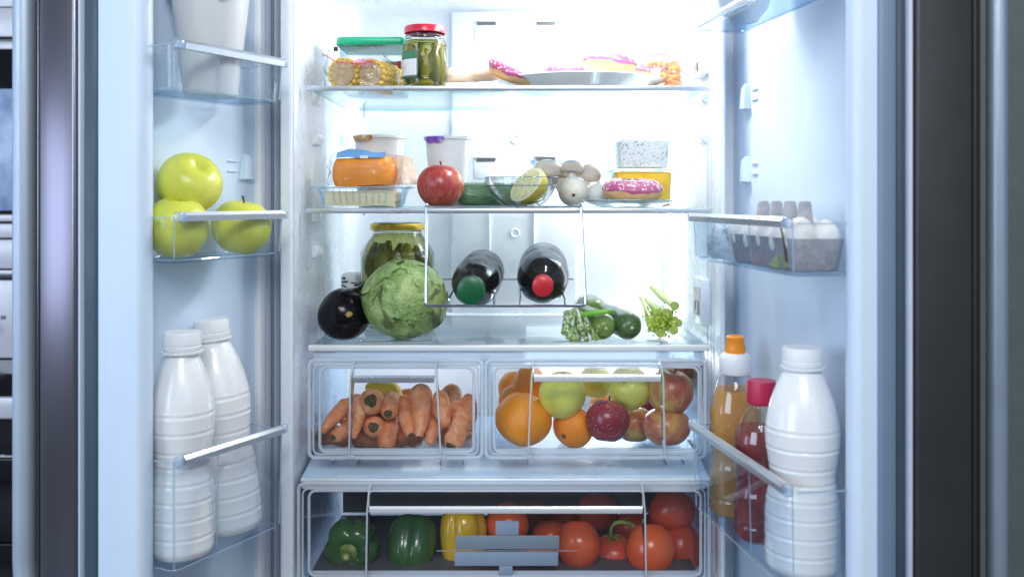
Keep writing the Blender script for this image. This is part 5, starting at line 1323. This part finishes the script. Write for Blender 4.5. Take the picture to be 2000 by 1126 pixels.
def lab(u, v, a0=168, a1=262, z0_=0.018, z1_=0.064, off=1.006):
    a = math.radians(a0+(a1-a0)*u); return (Rj*off*math.cos(a), Rj*off*math.sin(a), z0_+(z1_-z0_)*v)
MB().grid(lambda u, v: lab(u, v, 170, 256), 16, 2).build('green_label', plain('label_green', (0.05, 0.20, 0.11), 0.4), t)
MB().grid(lambda u, v: lab(u, v, 178, 255, 0.022, 0.050, 1.016), 16, 2).build('white_label', trim_white, t)
MB().lathe([(rn*1.02, H-0.0125), (rn*1.06, H-0.012), (rn*1.06, H-0.003), (rn*1.02, H-0.0005), (rn*0.9, H), (0, H-0.001)], 48, mod=lambda a, z: 1+0.004*math.cos(36*a)).build('lid', plain('red_lid', (0.62, 0.02, 0.05), 0.28, 0.02), t, 40)

# long pale root on crumpled paper
Yr = 0.10
pap = plain('wrapping_paper', (0.80, 0.72, 0.68), 0.7, 0.03, bmp=0.2)
t = thing('wrapping_paper', 'crumpled pale paper under the white root', 'paper', (X(930, Yr), Yr, S1+0.001))
def pfn(u, v): 
    x, y = (u-0.5)*0.105, (v-0.5)*0.09
    return (x, y, 0.0035+0.012*math.sin(PI*v)**0.5*(0.8+0.2*math.sin(PI*u))+0.0030*noise.noise((x*90, y*90, 1))+0.0015*noise.noise((x*300, y*300, 1)))
MB().grid(pfn, 40, 30).build('sheet', pap, t, 60)
rootm = fruit_mat('white_root', [(0.3, (0.44, 0.34, 0.25)), (0.7, (0.62, 0.54, 0.45))], 0.5, 30, sc=(1, 1, 5), bmp=0.4, sss=0.1)
t = thing('white_root', 'long cream coloured radish lying between the pickle jar and the donuts', 'radish', at(922, 145, Yr))
o0 = at(922, 145, Yr)
pts = [at(*p)-o0 for p in ((858, 150, .12), (880, 147, .13), (905, 145, .14), (930, 143, .155), (955, 141, .17), (985, 139, .185), (1010, 139, .20))]
mb = MB(); mb.tube(pts, [W(8, Yr), W(15, Yr), W(17, Yr), W(18, Yr), W(19, Yr), W(18, Yr), W(9, Yr)], 26); mb.build('root', rootm, t, 180)

# jar of orange vegetables
Yo_ = 0.175; Ro = W(40, Yo_); zb = S1+0.001; H = Z(109, Yo_)-zb
t = thing('vegetable_jar', 'glass jar of bright orange vegetable pieces at the right end of the upper shelf', 'jar', (X(1296, Yo_), Yo_, zb))
MB().lathe(smooth_prof([(0, 0.002), (Ro*0.9, 0), (Ro, 0.008), (Ro, H*0.8), (Ro*0.85, H*0.92), (Ro*0.82, H)], 3), 40).build('glass', clear('jar_glass_pale', tint=(0.98, 0.98, 0.97), edge=(0.6, 0.62, 0.6), haze=0.08), t, 180)
MB().lathe([(Ro*0.86, H-0.001), (Ro*0.90, H), (Ro*0.88, H+0.005), (0, H+0.006)], 36).build('lid', tub_white, t, 50)
om = fruit_mat('orange_pieces', [(0.3, (0.92, 0.26, 0.02)), (0.7, (0.95, 0.40, 0.06))], 0.3, 60, sss=0.2)
om2 = fruit_mat('pink_pieces', [(0.3, (0.88, 0.50, 0.34)), (0.7, (0.92, 0.72, 0.58))], 0.3, 60, sss=0.2)
r_ = random.Random(4)
for k in range(84):
    a = r_.uniform(0, 2*PI); rr_ = Ro*r_.uniform(0.45, 0.80); z = 0.008+(H*0.86-0.01)*(k/84)
    p = Vector((rr_*math.cos(a), rr_*math.sin(a), z)); B = Matrix.Translation(p) @ basis((r_.uniform(-1, 1), r_.uniform(-1, 1), r_.uniform(-1, 1)))
    mb = MB(); mb.rbox((0, 0, 0), (r_.uniform(.014, .022), r_.uniform(.010, .015), 0.008), 0.0025, 2, B); mb.build('piece', om if k % 4 else om2, t, 60)

# ------------------------------------------------------------------ left door contents
def dpos(fn, u, n_, z): p = fn(u, n_, z); return p
# white bucket in the top bin
p = LD(0.098, 0.062, LBF[0]+0.004); Yd = p.y
hB = Z(-18, Yd)-p.z; r1 = W(74, Yd); r0 = W(52, Yd)
t = thing('white_tub', 'large white tub with a torn brown foil lid in the top left door bin', 'tub', p)
bk = plain('bucket_grey_white', (0.66, 0.69, 0.70), 0.35, 0.01, sss=0.15)
MB().lathe([(0, 0.002), (r0*0.93, 0), (r0, 0.004), (r0*1.01, 0.016), (r0*1.035, 0.018), (r1*0.99, hB-0.012), (r1, hB-0.008), (r1+0.006, hB-0.006), (r1+0.006, hB-0.001), (r1, hB)], 56).build('cup', bk, t, 40)
def flap(u, v):
    a = math.radians(-75+50*u); r = r1+0.007+0.002*noise.noise((u*6, v*6, 1))
    return (r*math.cos(a), r*math.sin(a), hB+0.002-v*0.022*math.sin(PI*(.1+.8*u))*(1+0.3*math.sin(7*u)))
MB().grid(flap, 24, 8).build('foil_flap', amber_foil, t, 60)
MB().lathe([(0, hB+0.001), (r1+0.004, hB+0.001), (r1+0.007, hB-0.002)], 48).build('lid', tub_white, t, 50)
# three green apples in the middle bin
G = 'large green apples on the left door'
zf = LBF[1]+0.004
def dapple(fn, u, n_, z, R, mat, label, d, roll, hgt=0.93, group=G, stem=True):
    q = fn(u, n_, z); return apple(0, 0, 0, 0, mat, label, d=d, roll=roll, group=group, hgt=hgt, pos=q, R=R, stem=stem)
def solve(fn, px, n_):       # u along the door where the photo shows px
    lo, hi = -0.1, 0.4
    f = lambda u: dpx(fn(u, n_))-px
    for _ in range(60):
        m_ = (lo+hi)/2
        if f(lo)*f(m_) <= 0: hi = m_
        else: lo = m_
    return (lo+hi)/2
u1 = solve(LD, 346, 0.063); p1 = LD(u1, 0.063); R1 = W(61, p1.y)
dapple(LD, u1, 0.063, Z(444, p1.y), R1, apple_lime, 'green apple at the near end of the middle left door bin, half behind the frame', (0.12, -0.1, 1), 0.4, 1.0)
u2 = solve(LD, 471, 0.064); p2 = LD(u2, 0.064); R2 = W(58, p2.y)
dapple(LD, u2, 0.064, Z(443, p2.y), R2, apple_lime, 'green apple at the far end of the middle left door bin, nearest the shelves', (0.15, -0.05, 1), 1.7, 0.93)
u3 = solve(LD, 370, 0.05); p3 = LD(u3, 0.05); R3 = W(63, p3.y)
dapple(LD, u3, 0.05, Z(359, p3.y), R3, apple_lime, 'topmost green apple resting on the two others in the left door bin', (0.55, -0.50, 0.75), 2.5, 0.90, stem=False)

# ribbed milk bottles
def milk_profile(R, H, rc_):
    pr = [(0, 0.003), (R*0.80, 0.0), (R*0.93, 0.004), (R*0.97, H*0.03)]
    def seg(z): 
        # waist at 0.42
        f = z/H
        base = 1.0-0.13*math.exp(-((f-0.43)/0.10)**2)
        if f > 0.60: base *= max(0.0, 1-((f-0.60)/0.34)**1.9*0.66)
        return base
    ribs = [0.10, 0.18, 0.26, 0.335, 0.41, 0.475, 0.56, 0.64]
    z = H*0.04
    while z < H*0.885:
        f = z/H; d = min(abs(f-q) for q in ribs)
        g = seg(z)*(1-0.024*math.exp(-(d/0.0055)**2))+0.012*math.exp(-((d-0.011)/0.006)**2)
        pr.append((max(R*g, rc_*0.80), z)); z += H*0.0065
    pr += [(rc_*0.84, H*0.90), (rc_*1.10, H*0.905), (rc_*1.10, H*0.915), (rc_*0.95, H*0.918)]
    return pr
def milk(pos, R, H, rc_, label, group='white milk bottles', rot=(0, 0, 0)):
    t = thing('milk_bottle', label, 'bottle', pos, group=group, rot=rot)
    MB().lathe(milk_profile(R, H, rc_), 56).build('body', milk_white, t, 60)
    MB().lathe([(rc_*0.98, H*0.919), (rc_*1.02, H*0.925), (rc_*1.02, H*0.936), (rc_*0.97, H*0.938), (rc_*0.97, H*0.942), (rc_, H*0.944), (rc_, H*0.990), (rc_*0.96, H), (0, H)], 72, mod=lambda a, z: 1+0.012*math.cos(48*a) if z > H*0.943 and z < H*0.99 else 1).build('cap', cap_white, t, 40)
    return t
zf = LBF[2]+0.004
ua = solve(LD, 356, 0.068); pa = LD(ua, 0.068, zf); Ra = W(61, pa.y)
milk(pa, Ra, Z(647, pa.y)-zf, W(36, pa.y), 'white ribbed milk bottle nearer the camera in the left door')
ub = solve(LD, 452, 0.058); pb = LD(ub, 0.058, zf); Rb2 = W(60, pb.y)
milk(pb, Rb2, Z(622, pb.y)-zf, W(33, pb.y), 'white ribbed milk bottle further back in the left door, leaning away', rot=(0, math.radians(-5.5), 0))

# ------------------------------------------------------------------ right door contents
zf = RBF[2]+0.004
uc = solve(RD, 1567, 0.062); pc = RD(uc, 0.062, zf); 
milk(pc, W(71, pc.y), Z(677, pc.y)-zf, W(38, pc.y), 'largest white ribbed milk bottle, standing in the right door')
def juice(fn, px, n_, py0, rpx, liqmat, capparts, label, fill=0.80, neck=0.3, tilt=0):
    u = solve(fn, px, n_); p = fn(u, n_, zf); R = W(rpx, p.y); H = Z(py0, p.y)-zf
    t = thing('juice_bottle', label, 'bottle', p, group='juice bottles in the right door', rot=(0, math.radians(tilt), 0))
    hc = H-capparts['h']; rn_ = R*neck
    prof = [(0, 0.003), (R*0.8, 0), (R*0.98, 0.010), (R, hc*0.10), (R*0.97, hc*0.13), (R, hc*0.16), (R*0.99, hc*0.30), (R*0.93, hc*0.37), (R*0.90, hc*0.42), (R*0.95, hc*0.48), (R, hc*0.56), (R*1.0, hc*0.66), (R*0.97, hc*0.74), (R*0.82, hc*0.84), (rn_*1.25, hc*0.94), (rn_, hc*0.97), (rn_, hc+0.004)]
    sp_ = smooth_prof(prof, 4)
    MB().lathe(sp_, 48, mod=lambda a, z: 1+0.006*math.cos(10*a)).build('plastic_body', pet, t, 180)
    inn = [(max(0, r*0.965), max(z, 0.003)) for r, z in sp_ if z < hc*fill]
    MB().lathe(inn+[(0, inn[-1][1])], 40).build('juice', liqmat, t, 60)
    capparts['fn'](t, hc, rn_, H); return t
def liquid(name, tint, body, mixf=0.5):
    m, nt, b, o = nodes(name); setp(b, rough=0.08, coat=0.5); b.inputs['Base Color'].default_value = (*body, 1)
    tr = nt.nodes.new('ShaderNodeBsdfTransparent'); tr.inputs[0].default_value = (*tint, 1)
    mx = nt.nodes.new('ShaderNodeMixShader'); mx.inputs[0].default_value = mixf
    nt.links.new(tr.outputs[0], mx.inputs[1]); nt.links.new(b.outputs[0], mx.inputs[2]); nt.links.new(mx.outputs[0], o.inputs[0]); return m
amber = liquid('amber_juice', (0.98, 0.72, 0.32), (0.88, 0.46, 0.10), 0.36)
ruby = liquid('ruby_juice', (0.70, 0.16, 0.12), (0.34, 0.03, 0.03), 0.55)
def cap_sport(t, hc, rn_, H):
    MB().lathe([(rn_*1.15, hc-0.006), (rn_*1.22, hc-0.004), (rn_*1.22, hc+(H-hc)*0.34), (rn_*1.16, hc+(H-hc)*0.40), (rn_*0.9, hc+(H-hc)*0.50), (0, hc+(H-hc)*0.50)], 48, mod=lambda a, z: 1+0.01*math.cos(44*a)).build('cap_base', cap_white, t, 40)
    q = H-hc
    MB().lathe([(rn_*0.78, hc+q*0.50), (rn_*0.80, hc+q*0.66), (rn_*0.66, hc+q*0.80), (rn_*0.70, hc+q*0.86), (rn_*0.70, hc+q*0.97), (rn_*0.6, H), (rn_*0.3, H), (rn_*0.25, H-0.002), (0, H-0.002)], 36).build('cap_spout', plain('orange_cap', (0.90, 0.30, 0.01), 0.35, 0.02), t, 40)
def cap_screw(t, hc, rn_, H):
    MB().lathe([(rn_*1.12, hc-0.002), (rn_*1.24, hc), (rn_*1.26, H-0.003), (rn_*1.2, H), (0, H-0.0005)], 60, mod=lambda a, z: 1+0.012*math.cos(50*a) if z < H-0.001 else 1).build('cap', plain('magenta_cap', (0.48, 0.012, 0.07), 0.35, 0.03), t, 40)
juice(RD, 1436, 0.062, 655, 50, amber, {'h': 0.050, 'fn': cap_sport}, 'amber juice bottle with an orange sport cap at the far end of the right door', fill=0.87, neck=0.50)
juice(RD, 1487, 0.066, 742, 53, ruby, {'h': 0.030, 'fn': cap_screw}, 'red juice bottle with a magenta cap, between the amber and milk bottles', fill=0.84, neck=0.42)

# egg carton with eggs in the middle bin
zf = RBF[1]+0.004
carton = fruit_mat('egg_carton_pulp', [(0.3, (0.30, 0.31, 0.34)), (0.7, (0.42, 0.42, 0.45))], 0.9, 120, bmp=0.8, bs=350)
t = thing('egg_carton', 'grey pulp egg carton with tall pegs in the middle right door bin', 'egg carton', (RO.x, RO.y, zf), RRZ)
ue0, ue1, ne = 0.11, 0.315, (0.035, 0.100)
mb = MB()
tray(mb, ue1-ue0, ne[1]-ne[0]+0.006, 0.040, 0.014, 0.003, 0.005, M=Matrix.Translation((-(ue0+ue1)/2, (ne[0]+ne[1])/2, 0))); mb.build('tray', carton, t, 40)
ncol = 5; du = (ue1-ue0-0.004)/ncol
for k in range(ncol+1):
    if k in (0,): continue
    if k == ncol: continue
    mb = MB(); c = Matrix.Translation((-(ue0+0.002+du*k), (ne[0]+ne[1])/2, 0.002))
    loft(mb, [[(x*f, y*f, z) for x, y in rr(0.019, 0.022, 0.005, 3)] for f, z in ((1.4, 0.0), (1.15, 0.02), (0.95, 0.045), (0.62, 0.080), (0.48, 0.083))], M=c); mb.build('peg', carton, t, 40)
eggm = plain('egg_white_shell', (0.82, 0.80, 0.76), 0.5, 0.02, sss=0.15, bmp=0.05)
EG = 'white eggs in the grey carton'
elabs = [('white egg at the farthest end of the carton, back row', 'white egg at the farthest end of the carton, front row'),
         ('second white egg from the far end, back row', 'second white egg from the far end, front row'),
         ('middle white egg of the back row', 'middle white egg of the front row'),
         ('white egg before last towards the camera, back row', 'largest looking white egg right of the bin corner, front row'),
         ('white egg nearest the camera, back row', 'white egg nearest the camera, front row')]
for k in range(ncol):
    for j, nn in enumerate((0.052, 0.084)):
        q = RD(ue0+0.002+du*(k+0.5), nn, zf+0.038+(0.003 if (k+j) % 2 else 0)); R = 0.0195
        t = thing('egg', elabs[k][j], 'egg', q, group=EG, rot=(0.05*(k-2), 0.04*j, 0))
        MB().lathe([(R*math.sin(PI*i/20)*(1-0.09*math.cos(PI*i/20)*-1*-1) if 0 < i < 20 else 0, R*1.28*math.cos(PI*i/20)) for i in range(21)], 28).build('shell', eggm, t, 180)
# crumpled food bag and garlic bulb at the far end of the same bin
uq = solve(RD, 1415, 0.085); pq = RD(uq, 0.08, zf)
t = thing('food_bag', 'cloudy crumpled plastic bag at the far end of the egg bin', 'bag', (RO.x, RO.y, zf), RRZ)
def fb(u, v):
    a = 2*PI*u; c, s_ = math.cos(a), math.sin(a); z = 0.050*v
    f = 1-0.45*v**3
    x = 0.060*abs(c)**.6*(1 if c > 0 else -1)*f; y = 0.026*abs(s_)**.7*(1 if s_ > 0 else -1)*f
    n_ = 0.006*noise.noise((x*60, y*60, z*70+4))+0.002*noise.noise((x*220, y*220, z*200))
    return (-(0.075)+x+n_, 0.078+y+n_, max(0.0005, z+n_*0.8))
mb = MB(); mb.grid(fb, 70, 20, cu=True); mb.f.append(tuple(k*20+19 for k in range(70))); mb.build('film', clear('cloudy_film', tint=(0.85, 0.88, 0.92), edge=(0.6, 0.66, 0.72), haze=0.45, body=(0.66, 0.70, 0.76), rough=0.15, wav=1.0, ws=60, refl=1.5), t, 180)
ug = solve(RD, 1535, 0.100); pg = RD(ug, 0.104, zf+0.012)
t = thing('garlic_leaf', 'pale green sprig with a thin brown stalk low in the egg bin', 'herb', pg)
for k in range(7):
    a = -1.2+0.4*k
    def lf_(u, v, a=a): 
        L = 0.024*(1-0.12*abs(a)); w_ = 0.006*math.sin(PI*min(1, u*0.95+0.04))
        x = u*L; y = (v-0.5)*2*w_
        return (x*math.sin(a)+y*math.cos(a), -0.002*math.sin(PI*v)-0.003*k*0.1, -0.008+x*math.cos(a)*0.75-y*math.sin(a)*0.6)
    MB().grid(lf_, 10, 5).build('leaf', plain('pale_leaf', (0.20, 0.25, 0.15), 0.5, 0.15), t, 180)
MB().tube([(0.004, -0.003, 0.0), (0.001, -0.003, 0.02), (-0.003, -0.002, 0.042)], [0.0016, 0.0014, 0.001], 7).build('stalk', stem_brown, t)

# white cups in the topmost bin
for px, py, r, lab_ in ((1452, 22, 52, 'white round cup in the highest right door bin, far end'), (1592, -28, 56, 'white round cup in the highest right door bin, near end')):
    u = solve(RD, px, 0.065); p = RD(u, 0.065, RBF[0]+0.004); R = W(r, p.y)
    t = thing('white_cup', lab_, 'cup', p, group='white cups in the highest bin')
    MB().lathe(smooth_prof([(0, 0.001), (R*0.45, 0.001), (R*0.5, 0.0), (R*0.62, 0.006), (R*0.92, R*0.55), (R, R*1.1), (R*0.98, R*1.5), (R*0.95, R*1.5), (R*0.9, R*0.6), (0, R*0.25)], 3), 48).build('bowl', plain('cup_porcelain', (0.74, 0.77, 0.80), 0.2, 0.01), t, 60)
